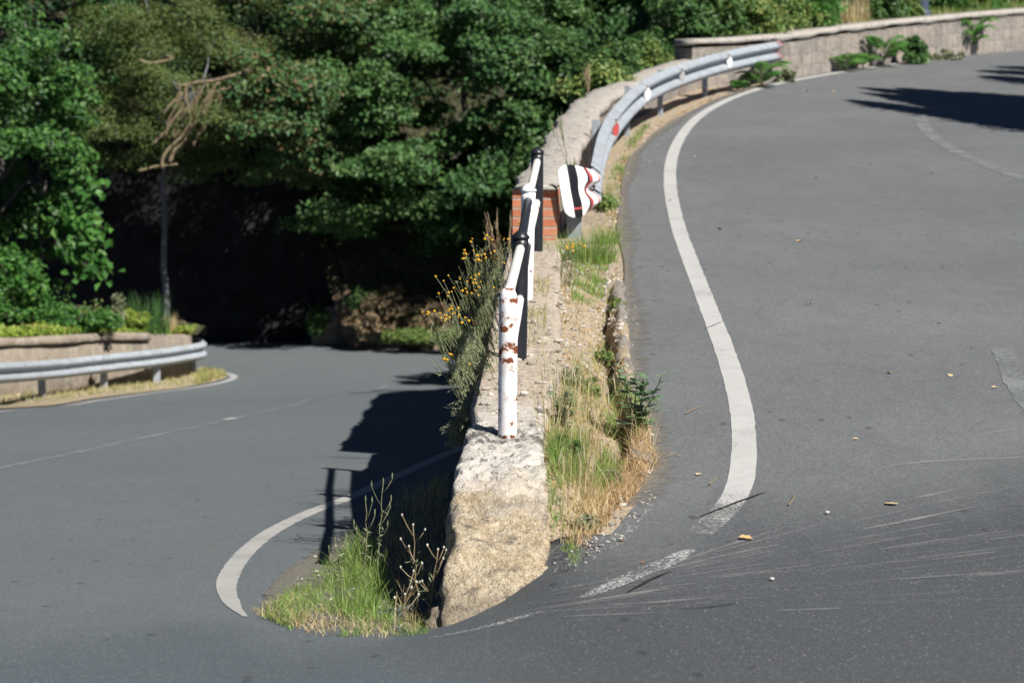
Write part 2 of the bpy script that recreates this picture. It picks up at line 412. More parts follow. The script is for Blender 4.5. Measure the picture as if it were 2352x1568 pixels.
def mat_leaf(name, cols, trans=.3, rough=.5, tcol=None):
    t = NT(name); r = t.island()
    c = t.ramp(r, [(i/(len(cols)-1), k) for i, k in enumerate(cols)])
    b = t.bsdf(c, rough, 0, None, .35)
    tr = t.n('ShaderNodeBsdfTranslucent'); t.put(tr.inputs['Color'], t.mix(.5, c, tcol or tuple(min(1, a*1.8) for a in cols[-1])))
    m = t.n('ShaderNodeMixShader'); m.inputs[0].default_value = trans
    t.t.links.new(b, m.inputs[1]); t.t.links.new(tr.outputs[0], m.inputs[2])
    return t.done(m.outputs[0])
def mat_soil(name, cols, gravel=.5, sc=1.0, pebble=38):
    t = NT(name); p = t.pos(); n1 = t.noise(p, 2.2*sc, 5, .65); n2 = t.noise(p, 18*sc, 5, .75); n3 = t.noise(p, 75*sc, 3, .7)
    c = t.ramp(n2, [(.32, cols[0]), (.5, cols[1]), (.68, cols[2])])
    c = t.mix(t.ramp(n1, [(.4, 0), (.7, .6)]), c, cols[3])
    v = t.n('ShaderNodeTexVoronoi'); t.put(v.inputs['Vector'], p); v.inputs['Scale'].default_value = pebble*sc
    r = t.sep(v.outputs['Color'])[0]
    peb = t.math('MULTIPLY', t.ramp(v.outputs['Distance'], [(.25, 1), (.5, 0)]), t.ramp(r, [(.55, 0), (.6, gravel)]))
    c = t.mix(peb, c, t.ramp(t.sep(v.outputs['Color'])[1], [(.2, (.2, .18, .15)), (.8, (.48, .44, .38))]))
    h = t.math('ADD', n2, t.math('ADD', t.math('MULTIPLY', peb, .8), t.math('MULTIPLY', n3, .5)))
    return t.done(t.bsdf(c, .95, 0, t.bump(h, .9, .02/sc), .1))

M = {}
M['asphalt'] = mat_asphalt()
M['line'] = mat_paint('road_paint', (.40, .40, .39), (.29, .29, .28), 75, .58, .70, (11.7, 10.3, .17))
M['line_left'] = mat_paint('dusty_road_paint', (.34, .34, .325), (.24, .24, .23), 75, .56, .70, None, False)
M['line_worn'] = mat_paint('worn_road_paint', (.50, .50, .50), (.34, .34, .33), 70, .45, .54)
M['line_grey'] = mat_paint('grey_road_paint', (.36, .36, .36), (.22, .22, .22), 60, .60, .74, None, False)
M['line_faint'] = mat_paint('faded_road_paint', (.175, .185, .19), (.14, .15, .155), 40, .44, .70, None, False)
def mat_scuff():
    t = NT('scuffed_asphalt'); p = t.pos(); x, y, z = t.sep(p)
    n1 = t.noise(p, 120, 4, .75); n2 = t.noise(t.scale(p, (.5, 1.6, 1)), 9, 4, .7); n3 = t.noise(t.scale(p, (.25, 2.2, 1)), 34, 3, .7); isl = t.island()
    a = t.ramp(t.math('ADD', t.math('MULTIPLY', n1, .5), t.math('ADD', t.math('MULTIPLY', n2, .3), t.math('MULTIPLY', n3, .35))), [(.50, 0), (.72, 1)])
    a = t.math('MULTIPLY', a, t.ramp(isl, [(0, .12), (.7, .45), (1, .85)]))
    return t.done(t.bsdf(t.ramp(isl, [(0, (.18, .18, .18)), (.5, (.24, .24, .235)), (1, (.33, .325, .315))]), .85, 0, t.bump(n1, .4, .004), .2, a))
M['scuff'] = mat_scuff()
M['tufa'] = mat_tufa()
M['cap'] = mat_concrete('pale_concrete', (.54, .50, .44), (.67, .64, .59), (.13, .125, .12), .85, .53, .62, 1.0, True)
M['kerb'] = mat_concrete('old_concrete', (.25, .22, .19), (.34, .31, .27), (.09, .085, .08), .8, .5, .62)
M['cop'] = mat_concrete('coping_concrete', (.35, .32, .285), (.48, .45, .41), (.13, .12, .11), .8, .52, .66, .6)
M['brick'] = mat_brick()
M['ashlar'] = mat_ashlar()
M['rubble'] = mat_rubble('rubble_stone', (.40, .345, .30), [(.27, .225, .19), (.34, .27, .215), (.30, .26, .225), (.37, .275, .20), (.22, .205, .19)], 3.4, (.55, (.22, .195, .17)), (.62, .62, 1.5))
M['lowwall'] = mat_rubble('rendered_stone', (.25, .215, .175), [(.20, .17, .135), (.24, .205, .165), (.17, .15, .125)], 2.0, (.5, (.40, .36, .31)), (1, 1, 1))
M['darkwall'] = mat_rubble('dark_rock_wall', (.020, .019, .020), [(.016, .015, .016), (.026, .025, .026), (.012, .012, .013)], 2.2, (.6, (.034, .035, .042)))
M['streak'] = mat_plain('mineral_deposit', (.055, .063, .085), .95, 0, .85, 9)
M['white'] = mat_postpaint('white_post_paint', (.80, .80, .79), 1.0, lo=.605)
M['whiterail'] = mat_postpaint('white_rail_paint', (.74, .72, .67), .8, (.30, .22, .12), .64, (.50, .44, .33))
M['black'] = mat_postpaint('black_post_paint', (.013, .014, .018), .6, lo=.72, dirty=(.035, .037, .042))
M['galv'] = mat_galv(); M['front'] = mat_front_post()
M['sign_w'] = mat_plain('white_enamel', (.80, .80, .79), .35, 0, .12, 30)
M['sign_k'] = mat_plain('black_enamel', (.012, .012, .015), .32, 0, .2, 30)
M['sign_r'] = mat_plain('red_enamel', (.42, .07, .065), .4, 0, .4, 40)
M['rust'] = mat_plain('rusty_bolt', (.20, .10, .06), .8, .2, .5, 60)
M['refl'] = mat_plain('reflector_plastic', (.78, .78, .76), .3, 0, .1, 30)
M['reflgrey'] = mat_plain('weathered_plastic', (.32, .32, .32), .5, 0, .3, 40)
M['steelpost'] = mat_plain('blue_grey_paint', (.06, .08, .12), .5, .1, .3, 10)
M['soil'] = mat_soil('dry_gravelly_soil', [(.17, .135, .10), (.33, .27, .20), (.46, .39, .30), (.38, .29, .18)], .9)
M['soil_dark'] = mat_soil('dusty_soil', [(.10, .085, .065), (.17, .145, .11), (.25, .21, .16), (.14, .125, .10)], .5)
def mat_fade():
    t = NT('dust_over_asphalt'); p = t.pos(); n = t.noise(p, 7, 5, .7); n2 = t.noise(p, 45, 4, .7)
    a = t.n('ShaderNodeAttribute'); a.attribute_name = 'fade'
    c = t.ramp(n2, [(.3, (.10, .095, .085)), (.5, (.165, .155, .135)), (.7, (.24, .22, .19))])
    al = t.ramp(t.math('ADD', t.math('MULTIPLY', a.outputs['Fac'], .75), t.math('MULTIPLY', n, .9)), [(.72, 0), (1.2, .8)])
    return t.done(t.bsdf(c, .95, 0, t.bump(n2, .7, .012), .1, al))
M['soil_fade'] = mat_fade()
M['strawsoil'] = mat_soil('straw_covered_soil', [(.22, .18, .12), (.32, .265, .185), (.42, .35, .25), (.22, .21, .12)], .3, .6)
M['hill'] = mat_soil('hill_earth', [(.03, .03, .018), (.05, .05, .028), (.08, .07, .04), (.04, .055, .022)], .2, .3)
M['bank'] = mat_soil('brown_bank_earth', [(.09, .062, .045), (.19, .135, .095), (.34, .26, .19), (.13, .09, .065)], .3, .25)
M['bark'] = mat_plain('bark', (.095, .085, .072), .9, 0, .6, 14)
M['trunk_grey'] = mat_plain('shade_tinted_bark', (.15, .155, .17), .9, 0, .5, 10)  # cool grey tone puts the shade on the slim trunk into its colour
M['barkpale'] = mat_plain('pale_bark', (.23, .18, .11), .9, 0, .5, 14)
M['lf_mid'] = mat_leaf('mid_green_leaf', [(0.029, 0.07, 0.022), (0.057, 0.134, 0.038), (0.084, 0.176, 0.05), (0.124, 0.216, 0.067)], .3)
M['lf_deep'] = mat_leaf('deep_green_leaf', [(0.023, 0.061, 0.022), (0.047, 0.118, 0.037), (0.071, 0.162, 0.046), (0.1, 0.196, 0.059)], .28)
M['lf_bright'] = mat_leaf('bright_green_leaf', [(0.03, 0.088, 0.024), (0.054, 0.162, 0.032), (0.081, 0.216, 0.043), (0.121, 0.257, 0.054)], .36)
M['lf_lime'] = mat_leaf('lime_green_leaf', [(.11, .21, .03), (.19, .30, .04), (.27, .36, .06), (.36, .36, .10)], .36)
M['lf_olive'] = mat_leaf('olive_leaf', [(0.047, 0.085, 0.024), (0.081, 0.132, 0.032), (0.119, 0.174, 0.044), (0.162, 0.178, 0.064)], .3)
M['lf_left'] = mat_leaf('blue_green_leaf', [(0.023, 0.065, 0.022), (0.042, 0.117, 0.032), (0.063, 0.164, 0.036), (0.115, 0.234, 0.05)], .32)
M['lf_shade'] = mat_leaf('shade_darkened_leaf', [(.010, .026, .012), (.020, .05, .02), (.03, .07, .026), (.045, .09, .032)], .25)  # leaf colour darkened to stand in for shade deep in the wood
M['lf_mixed'] = mat_leaf('red_tinged_leaf', [(0.029, 0.079, 0.03), (0.053, 0.144, 0.05), (0.073, 0.17, 0.054), (0.105, 0.193, 0.065), (0.179, 0.114, 0.049)], .3)
M['lf_shrub'] = mat_leaf('shrub_leaf', [(0.053, 0.114, 0.032), (0.105, 0.202, 0.049), (0.176, 0.264, 0.073), (0.264, 0.281, 0.082)], .3)
M['lf_brown'] = mat_leaf('dry_brush_leaf', [(0.112, 0.072, 0.048), (0.224, 0.152, 0.096), (0.352, 0.256, 0.16), (0.16, 0.176, 0.08)], .2)
M['lf_grey'] = mat_leaf('grey_green_leaf', [(0.091, 0.117, 0.062), (0.156, 0.189, 0.1), (0.234, 0.26, 0.15), (0.312, 0.325, 0.213)], .2)
M['gr_green'] = mat_leaf('green_grass_blade', [(.09, .17, .03), (.14, .25, .045), (.20, .32, .07), (.34, .38, .14)], .35)
M['gr_dry'] = mat_leaf('dry_grass_blade', [(.40, .28, .14), (.55, .41, .22), (.66, .54, .34), (.26, .28, .09)], .3)
M['gr_mix'] = mat_leaf('half_dry_grass_blade', [(.12, .18, .035), (.20, .27, .06), (.42, .36, .16), (.58, .47, .26)], .3)
M['gr_brown'] = mat_leaf('russet_dry_grass', [(.32, .19, .09), (.44, .28, .14), (.54, .38, .21), (.60, .46, .28)], .3)
M['seed'] = mat_leaf('pale_seed_husk', [(.36, .31, .19), (.48, .43, .29), (.58, .53, .38)], .3)
M['flower_y'] = mat_plain('yellow_petals', (.55, .30, .015), .6, 0, .25, 80)
M['flower_w'] = mat_plain('white_seed_fluff', (.52, .50, .40), .8, 0, .3, 80)
M['stem'] = mat_leaf('weed_stem', [(.10, .13, .05), (.17, .19, .09), (.25, .24, .14)], .15)
M['drystem'] = mat_leaf('dry_weed_stem', [(.16, .11, .06), (.28, .21, .12), (.38, .31, .20)], .15)
M['tanleaf'] = mat_plain('tan_dead_leaf', (.44, .30, .14), .7, 0, .4, 60)
M['brownleaf'] = mat_plain('brown_dead_leaf', (.26, .13, .06), .7, 0, .4, 60)
M['paleleaf'] = mat_plain('pale_dead_leaf', (.55, .43, .25), .7, 0, .3, 60)
M['litter'] = mat_leaf('leaf_litter', [(.20, .10, .045), (.34, .20, .09), (.46, .31, .15), (.52, .40, .22)], .15)
M['pebble'] = mat_leaf('loose_stone', [(.22, .20, .17), (.36, .33, .29), (.50, .47, .42), (.14, .13, .12)], .0, .9)
M['whitestone'] = mat_plain('white_pebble', (.50, .49, .46), .8, 0, .2, 60)


# ================================================================== ROAD
# edge of the upper asphalt (right of the wall), read off the photograph and laid on the slope
EDGE = np.array([on(a*K, b*K, ZU) for a, b in [(1270, 1312), (1330, 1290), (1400, 1240), (1450, 1175), (1500, 1100), (1503, 1010), (1490, 940), (1462, 880), (1450, 800), (1442, 700), (1440, 600), (1428, 520), (1432, 430), (1452, 360), (1500, 310), (1560, 270), (1640, 230), (1720, 203), (1790, 181)]])
EDGE = EDGE[np.argsort(EDGE[:, 1])]
EDGE = np.vstack([EDGE, [5.2, 40.5, 0], [9.5, 47.5, 0], [13.5, 53, 0], [16, 57, 0]])
def edge_x(y):
    y = np.asarray(y, float)
    return np.interp(y, EDGE[:, 1], EDGE[:, 0])
def edge_rough(y):
    y = np.asarray(y, float)
    p = np.stack([y*0, y, y*0+3], 1) if y.ndim else np.array([[0, float(y), 3]])
    r = .022*fbm(p, 3.0, 3, 5)
    return r if y.ndim else float(r[0])

ys = np.concatenate([np.arange(-8, 7, .5), np.arange(7, 18, .06), np.arange(18, 40, .25), np.arange(40, 57.01, .5)])
NL, NR = 60, 90
tl = np.linspace(0, 1, NL)**1.7
tr = np.linspace(0, 1, NR)**2.0
V = []
for y in ys:
    if y < 10.34: xl = xr = xw(y)+(edge_x(y)-xw(y))*float(sm(9.9, 10.33, y))
    else:
        xl = xw(y)-.06 - .12*sm(10, 10.5, y)*0
        xr = edge_x(y)+edge_rough(y)
    left = xl - tl[::-1]*22; right = xr + .0 + tr*26
    xs = np.concatenate([left, right])
    zs = zroad(xs, np.full_like(xs, y))
    if y >= 10.34:
        zs[:NL] = zlx(xs[:NL], y); zs[NL:] = zu(y)
    V.append(np.stack([xs, np.full_like(xs, y), zs], 1))
V = np.array(V); nr, nc = V.shape[:2]
V = V.reshape(-1, 3)
V[:, 2] += .003*fbm(V*[1, 1, 0], .8, 3, 3)
Fq = grid_faces(nr, nc)
fy = Fq // nc; fx = Fq % nc
keep = ~((fx[:, 0] == NL-1) & (ys[fy[:, 0]] >= 10.27))
Fq = Fq[keep]
# the broken edge of the upper asphalt has a thickness
rows = [i for i, y in enumerate(ys) if y >= 10.34 and y < 40]
sk = V[[i*nc+NL for i in rows]].copy(); sk2 = sk.copy(); sk2[:, 2] -= .16; sk2[:, 0] += .02
n0 = len(V); V = np.vstack([V, sk2])
SF = np.array([[rows[i]*nc+NL, n0+i, n0+i+1, rows[i+1]*nc+NL] for i in range(len(rows)-1)])
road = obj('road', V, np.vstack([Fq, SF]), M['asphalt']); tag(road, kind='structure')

# ---- painted lines: sheets 4 mm above the road
def strip(name, path, width, zf, mat, lift=.003, ends=(1, 1), rough=.0, edgez=None):
    P = np.asarray(path, float); T = np.gradient(P[:, :2], axis=0); T /= np.linalg.norm(T, axis=1)[:, None]+1e-9
    N = np.stack([-T[:, 1], T[:, 0]], 1); n = len(P)
    wd = np.broadcast_to(np.asarray(width, float), (n,)).copy()
    k = 5
    rows = []
    for j in range(k):
        s = (j/(k-1)-.5)
        off = wd*s
        if rough and j in (0, k-1): off = off + rough*fbm(np.stack([P[:, 0], P[:, 1], np.full(n, j*3.1)], 1), 9, 3, j)
        q = P[:, :2] + N*off[:, None]
        z = np.array([zf(a, b) for a, b in q]) + lift
        z += .003*fbm(np.stack([q[:, 0], q[:, 1], 0*z], 1), .8, 3, 3)
        rows.append(np.stack([q[:, 0], q[:, 1], z], 1))
    v = np.stack(rows, 1).reshape(-1, 3)
    return obj(name, v, grid_faces(n, k), mat)
def lay(pts, zf, step=.08, it=3): return smooth_path([on(a, b, zf) for a, b in px(pts)], step, it)
R1 = lay([(1604, 1225), (1645, 1192), (1683, 1150), (1703, 1105), (1710, 1040), (1707, 960), (1690, 880), (1660, 790), (1625, 700), (1590, 610), (1560, 530), (1545, 470), (1538, 420), (1540, 370), (1557, 322), (1590, 278), (1640, 243), (1700, 217), (1780, 192), (1900, 171), (2100, 140), (2352, 111)], ZR)
R1 = np.vstack([R1, [R1[-1]+(R1[-1]-R1[-8])*k for k in (1, 2, 4, 8)]])
tag(strip('road_marking', R1, .125, ZR, M['line'], rough=.006), kind='structure')
W1 = lay([(1585, 1262), (1500, 1305), (1400, 1348), (1335, 1372)], ZR, .04)
tag(strip('road_marking', W1, np.interp(np.linspace(0, 1, len(W1)), [0, .3, .8, 1], [.05, .10, .09, .03]), ZR, M['line_worn'], rough=.02), kind='structure')
W2 = lay([(1250, 1402), (1170, 1425), (1090, 1446), (985, 1464)], ZR, .04)
tag(strip('road_marking', W2, np.interp(np.linspace(0, 1, len(W2)), [0, .3, .7, 1], [.03, .06, .08, .03]), ZR, M['line_worn'], rough=.02), kind='structure')
L1 = lay([(564, 1415), (537, 1393), (520, 1362), (520, 1335), (535, 1302), (565, 1265), (610, 1228), (665, 1197), (730, 1168), (795, 1146), (865, 1113), (945, 1078), (1045, 1032), (1120, 1000)], ZR)
tag(strip('road_marking', L1, np.interp(np.arange(len(L1)), [0, 8, 20], [.02, .085, .108]), ZR, M['line_left'], rough=.006), kind='structure')
ISL = lay([(-250, 976), (0, 946), (150, 928), (300, 908), (420, 892), (500, 880), (538, 869), (538, 860), (490, 851), (450, 846), (395, 842)], ZL, .15)
tag(strip('road_marking', ISL, .13, ZL, M['line_grey']), kind='structure')
C1 = lay([(-60, 1088), (120, 1050), (250, 1020), (450, 980), (600, 946), (720, 920), (860, 886), (960, 862)], ZL, .12)
tag(strip('road_marking', C1, .09, ZL, M['line_faint'], rough=.015), kind='structure')
D1 = lay([(515, 963), (542, 959)], ZL, .05, 0)
tag(strip('road_marking', D1, .11, ZL, M['line'], lift=.005), kind='structure')
C2 = lay([(2112, 268), (2120, 290), (2150, 322), (2220, 362), (2352, 412), (2500, 462)], ZU, .12)
tag(strip('road_marking', C2, .16, ZU, M['line_faint'], rough=.02), kind='structure')
C3 = lay([(2303, 800), (2318, 850), (2350, 912), (2420, 990)], ZU, .1)
tag(strip('road_marking', C3, .13, ZU, M['line_faint'], rough=.02), kind='structure')

# ---- dust and grit washed from the verge onto the asphalt edge
yy_ = np.arange(10.45, 38, .09); xx_ = np.linspace(-.03, .20, 9); V = np.array([[(edge_x(y)+a*(1+.4*math.sin(y*1.3)), y, 0) for a in xx_] for y in yy_]).reshape(-1, 3)
V[:, 2] = zu(V[:, 1])+.0045+.003*fbm(V*[1, 1, 0], .8, 3, 3)
ed = obj('edge_dust', V, grid_faces(len(yy_), 9), M['soil_fade']); tag(ed, kind='structure')
a_ = ed.data.attributes.new('fade', 'FLOAT', 'POINT'); a_.data.foreach_set('value', (np.tile(np.linspace(.95, 0, 9)**1.2, len(yy_))*np.repeat(sm(10.4, 11.2, yy_), 9)).astype(np.float32))

# ---- scrapes left by low cars, fanning out of the bend
mb_v, mb_f, n0 = [], [], 0
def scrape(pts, wd):
    global n0
    P = lay(pts, ZR, .06, 2)
    n = len(P)
    if n < 4: return
    T = np.gradient(P[:, :2], axis=0); T /= np.linalg.norm(T, axis=1)[:, None]+1e-9; N = np.stack([-T[:, 1], T[:, 0]], 1)
    w = wd*np.sin(np.linspace(.12, math.pi-.12, n))**.6*(1+.5*fbm(P, 6, 2, 9))
    for s in (-.5, .5):
        q = P[:, :2]+N*(w*s)[:, None]; z = zroad(q[:, 0], q[:, 1])+.004+.003*fbm(np.stack([q[:, 0], q[:, 1], 0*w], 1), .8, 3, 3)
        mb_v.append(np.stack([q[:, 0], q[:, 1], z], 1))
    a = n0+np.arange(n-1); mb_f.append(np.stack([a, a+1, a+n+1, a+n], 1)); n0 += 2*n
for i in range(240):
    vr = random.triangular(1010, 1450, 1230); v0 = 1396+.14*(vr-1200)+random.uniform(-14, 14)
    ua = 1215+1100*random.random()**1.15; ub = ua+random.uniform(40, 330)*(1 if random.random() < .8 else 1.9)
    cv = lambda u: v0-(v0-vr)*(max(0, u-1180)/1172)**random.choice([.92, .92, 1.0])
    w_ = random.choice([.003, .003, .004, .005, .006, .008, .012, .020, .034])
    jt = random.uniform(-7, 7); ex = random.uniform(.82, 1.05)
    cv = lambda u: v0-(v0-vr)*(max(0, u-1180)/1172)**ex+jt
    scrape([(u, cv(u)) for u in np.linspace(ua, min(ub, 2460), 5)], w_)
for pts, w in [([(1340, 1395), (1480, 1330), (1570, 1300)], .012), ([(1500, 1310), (1640, 1262), (1800, 1212)], .02), ([(1580, 1375), (1900, 1310), (2352, 1255)], .016),
               ([(2045, 1068), (2150, 1058), (2352, 1050)], .04), ([(2060, 1070), (2200, 1052), (2352, 1058)], .02), ([(2290, 1108), (2352, 1114)], .03), ([(2280, 1130), (2352, 1132)], .03), ([(2240, 1000), (2352, 980)], .012),
               ([(1900, 1035), (1960, 990)], .012), ([(1560, 1398), (1760, 1360), (2050, 1335)], .02), ([(1150, 1440), (1300, 1385), (1450, 1350)], .018),
               ([(1180, 1415), (1330, 1400), (1480, 1392)], .03), ([(1660, 1180), (1720, 1155), (1830, 1130)], .006), ([(1600, 1090), (1645, 1086)], .03)]:
    scrape(pts, w)
tag(obj('scrape_marks', np.vstack(mb_v), np.vstack(mb_f), M['scuff']), kind='structure')

# ---- cracks and dark tyre-torn seams across the end of the line
cr_v, cr_f, n0 = [], [], 0
mb_v, mb_f = cr_v, cr_f
for pts, w in [([(1600, 1190), (1690, 1155), (1760, 1130)], .012), ([(1440, 1362), (1490, 1335), (1545, 1312)], .014), ([(1615, 756), (1640, 748), (1660, 738)], .006), ([(1560, 1400), (1640, 1395), (1700, 1385)], .007)]:
    scrape(pts, w)
for q in cr_v: q[:, 2] += .003
tag(obj('road_crack', np.vstack(cr_v), np.vstack(cr_f), mat_plain('bitumen', (.02, .021, .024), .8, 0, .2, 30)), kind='structure')

# ================================================================== VERGE between wall and upper asphalt
def wtop(y): return np.interp(y, [9.55, 9.68, 9.8, 9.93, 9.98, 10.1, 10.25, 10.5, 10.72, 10.9, 11.15, 11.5, 13.4, 15.3, 17.4, 18.2, 20],
                              [-.46, -.34, -.255, -.18, -.135, -.075, -.01, .075, .15, .185, .212, .228, .355, .49, .63, .52, .50])
def verge_z(x, y):
    x = np.asarray(x, float); y = np.asarray(y, float)
    x0 = xw(y)+np.interp(y, [10, 11, 13, 17, 19.8, 20.1], [.19, .19, .19, .18, .17, .14]); x1 = edge_x(y)
    s = np.clip((x-x0)/np.maximum(x1-x0, .05), -.6, 1.15)
    zr = zu(y)
    hi = np.clip(wtop(y)-zr-.03, -.03, .16)*np.interp(y, [10, 10.6, 18, 20], [.25, 1, .8, .12])
    prof = hi*(1-sm(.05, .62, s)) - .015
    gro = np.interp(y, [11.4, 12.0, 15.5, 17.3], [0, 1, 1, 0])
    wob = .03*np.sin(y*3.1)+.025*np.sin(y*7.7+1)
    g = np.exp(-((s-.70-wob)/.055)**2)*.15*gro
    rim = np.exp(-((s-.87)/.10)**2)*.05*gro
    z = zr+prof-g+rim
    p = np.stack([x.ravel(), y.ravel(), 0*x.ravel()], 1)
    return z + (.02*fbm(p, 6, 4, 21)*np.where(s.ravel() > .97, .4, 1)).reshape(x.shape)
def VZ(x, y): return float(verge_z(np.array([x]), np.array([y]))[0])
ysv = np.concatenate([np.arange(10.30, 18, .045), np.arange(18, 40.3, .2)])
nv = 44
V = []
for y in ysv:
    x0 = xw(y) + np.interp(y, [9.9, 10.3, 10.6, 11], [.23, .17, .08, -.02]); x1 = edge_x(y)+.05
    x1 = max(x1, x0+.12)
    xs = x0+(x1-x0)*np.linspace(0, 1, nv); V.append(np.stack([xs, np.full(nv, y), verge_z(xs, np.full(nv, y))], 1))
V = np.array(V)
V[:, -3:, 2] -= np.array([.0, .025, .07])
tag(obj('verge', V.reshape(-1, 3), grid_faces(len(ysv), nv), M['soil']), kind='structure')
# broken concrete gutter strip along the asphalt (between the groove and the road)
rows = np.arange(11.7, 17.4, .05); V = []
for y in rows:
    x1 = edge_x(y); x0 = xw(y)+.19; w = x1-x0
    e = float(fbm(np.array([[0, y, 7.0]]), 4, 3, 2)[0])
    a = x0+w*(.775+.05*e); b = x1+edge_rough(y)-.004
    top = zu(y)+.03+.02*e
    sec = [(a, top-.16), (a+.004, top-.02), (a+.03, top+.012), ((a+b)/2, top+.012+.012*e), (b-.03, top-.008), (b+.02, zu(y)-.014), (b+.05, zu(y)-.12)]
    V.append([(p, y, q) for p, q in sec])
V = np.array(V).reshape(-1, 3); V += (.014*fbm(V, 14, 4, 3))[:, None]*np.array([.6, 0, 1])
kb = obj('gutter_edging', V, grid_faces(len(rows), 7), M['kerb']); tag(kb, 'broken concrete edging strip crumbling along the upper asphalt edge beside the weedy groove', 'edging')

# dirt pocket at the foot of the wall on the lower side
ds = smooth_path([on(a*K, b*K, ZR) for a, b in [(585, 1418), (640, 1446), (720, 1458), (800, 1464), (900, 1464), (980, 1452), (1040, 1425), (1080, 1400)]], .04, 2)
de = smooth_path([on(a*K, b*K, ZR) for a, b in [(580, 1402), (600, 1360), (655, 1300), (720, 1255), (790, 1215), (880, 1160), (980, 1105), (1080, 1050)]], .04, 2)
n = 60; t = np.linspace(0, 1, n)
A = np.stack([np.interp(t, np.linspace(0, 1, len(ds)), ds[:, k]) for k in range(3)], 1)
B = np.stack([np.interp(t, np.linspace(0, 1, len(de)), de[:, k]) for k in range(3)], 1)
m = 40; s = np.linspace(0, 1, m)[:, None, None]
V = (A[None]*(1-s)+B[None]*s).reshape(-1, 3)
inner = (np.minimum(1, 5*np.minimum(s, 1-s))*np.minimum(1, 6*t)[None, :, None]).reshape(-1)
V[:, 2] = zroad(V[:, 0], V[:, 1])+.008+.003*fbm(V*[1, 1, 0], .8, 3, 3) + inner*(.006+.010*np.clip(fbm(V, 7, 4, 4), -.5, 1))
dp = obj('dirt_pocket', V, grid_faces(m, n), M['soil_fade']); tag(dp, kind='structure')
at_ = dp.data.attributes.new('fade', 'FLOAT', 'POINT'); at_.data.foreach_set('value', inner.astype(np.float32))
def PZ(x, y): return ZR(x, y)+.02

# ================================================================== THE RETAINING WALL with its battered end
yw = np.concatenate([np.arange(9.55, 12.4, .018), np.arange(12.4, 19.86, .06)])
nk = 72
V = np.zeros((len(yw), nk, 3))
for i, y in enumerate(yw):
    top = float(wtop(y)); xc = float(xw(y))
    base = float(zl(y))-.35
    hl = np.interp(y, [9.7, 10, 10.6, 11.2, 13.4, 20], [.215, .205, .20, .195, .22, .19])
    hr = np.interp(y, [9.7, 10, 10.6, 11.2, 13.4, 20], [.26, .25, .215, .19, .22, .19])
    rr = .03
    for k in range(nk):
        u = k/(nk-1)
        if u < .32:
            q = u/.32; z = base+(top-rr-base)*q; x = xc-hl-.07*max(0, top-z)-.0
        elif u < .68:
            q = (u-.32)/.36; x = xc-hl+(hl+hr)*q
            e = min(q, 1-q)*(hl+hr); z = top-rr*(1-min(1, e/rr)**.5 if e < rr else 0)
        else:
            q = (u-.68)/.32; zb = min(top-.1, float(zu(y))-.4); z = top-rr-(top-rr-zb)*q; x = xc+hr+.02*q
        V[i, k] = (x, y, z)
# footing ledge at the front bottom bulges forward and to the right
P = V.reshape(-1, 3)
fr = sm(11.6, 10.6, P[:, 1])
amp = .012+.026*fr
n1 = fbm(P, 4.0, 4, 31); n2 = fbm(P, 13, 5, 33)
n3 = fbm(P, 34, 4, 37); rid = 1-np.abs(fbm(P, 7, 4, 38))*2
P[:, 0] += amp*1.3*n1+.5*amp*n2+.4*amp*n3
P[:, 1] += (amp*1.5*fbm(P, 4.5, 4, 35)+.7*amp*n2+.55*amp*n3)*sm(9.3, 10.2, P[:, 1])
P[:, 2] += amp*(n1*.7+n2*1.1+.6*n3)-.018*fr*np.clip(rid-.62, 0, 1)*2
# chipped left edge of the cap
chip = np.clip(fbm(P, 5.5, 3, 41)-.05, 0, 1)*sm(-.12, -.2, P[:, 0]-xw(P[:, 1]))*sm(10.3, 10.8, P[:, 1])*sm(12.6, 12, P[:, 1])
P[:, 2] -= .12*chip; P[:, 0] += .10*chip
Fq = grid_faces(len(yw), nk)
cy = P[Fq].mean(1)
iscap = (cy[:, 1] > 10.62+.16*fbm(cy, 3.5, 4, 51)) & (cy[:, 2] > wtop(cy[:, 1])-.085+.03*fbm(cy, 6, 3, 52))
def sub(Pv, Ff):
    idx, inv = np.unique(Ff, return_inverse=True); return Pv[idx], inv.reshape(Ff.shape)
wall = thing('retaining_wall', 'battered stone retaining wall end with yellow tufa face and pale concrete top', 'wall', (-.05, 10.6, -.3))
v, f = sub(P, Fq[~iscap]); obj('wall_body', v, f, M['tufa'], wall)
v, f = sub(P, Fq[iscap]); obj('concrete_top', v, f, M['cap'], wall)
# footing: a low worn boulder course under the end face
def lump(c, r, seed, amp=.18, n=28, m=18, sq=.75):
    th = np.linspace(0, 2*math.pi, n+1); ph = np.linspace(-math.pi/2, math.pi/2, m)
    def spow(a): return np.sign(a)*np.abs(a)**sq
    X = spow(np.cos(ph))[:, None]*spow(np.cos(th))[None]; Y = spow(np.cos(ph))[:, None]*spow(np.sin(th))[None]; Z = np.repeat(spow(np.sin(ph))[:, None], n+1, 1)
    D = np.stack([X, Y, Z], 2).reshape(-1, 3)
    off = D*(1+amp*fbm(D*1.3+seed*7.1, 1.6, 4, seed))[:, None]
    return off*np.asarray(r)+np.asarray(c), grid_faces(m, n+1)
ft = MB()
v, f = lump((-.13, 9.98, -.375), (.25, .22, .15), 3, .25, 60, 34, .8); v = v+(.02*fbm(v, 14, 5, 6))[:, None]; ft.add(v, f.tolist())
a = ft.build('footing_stone', M['tufa'], wall)

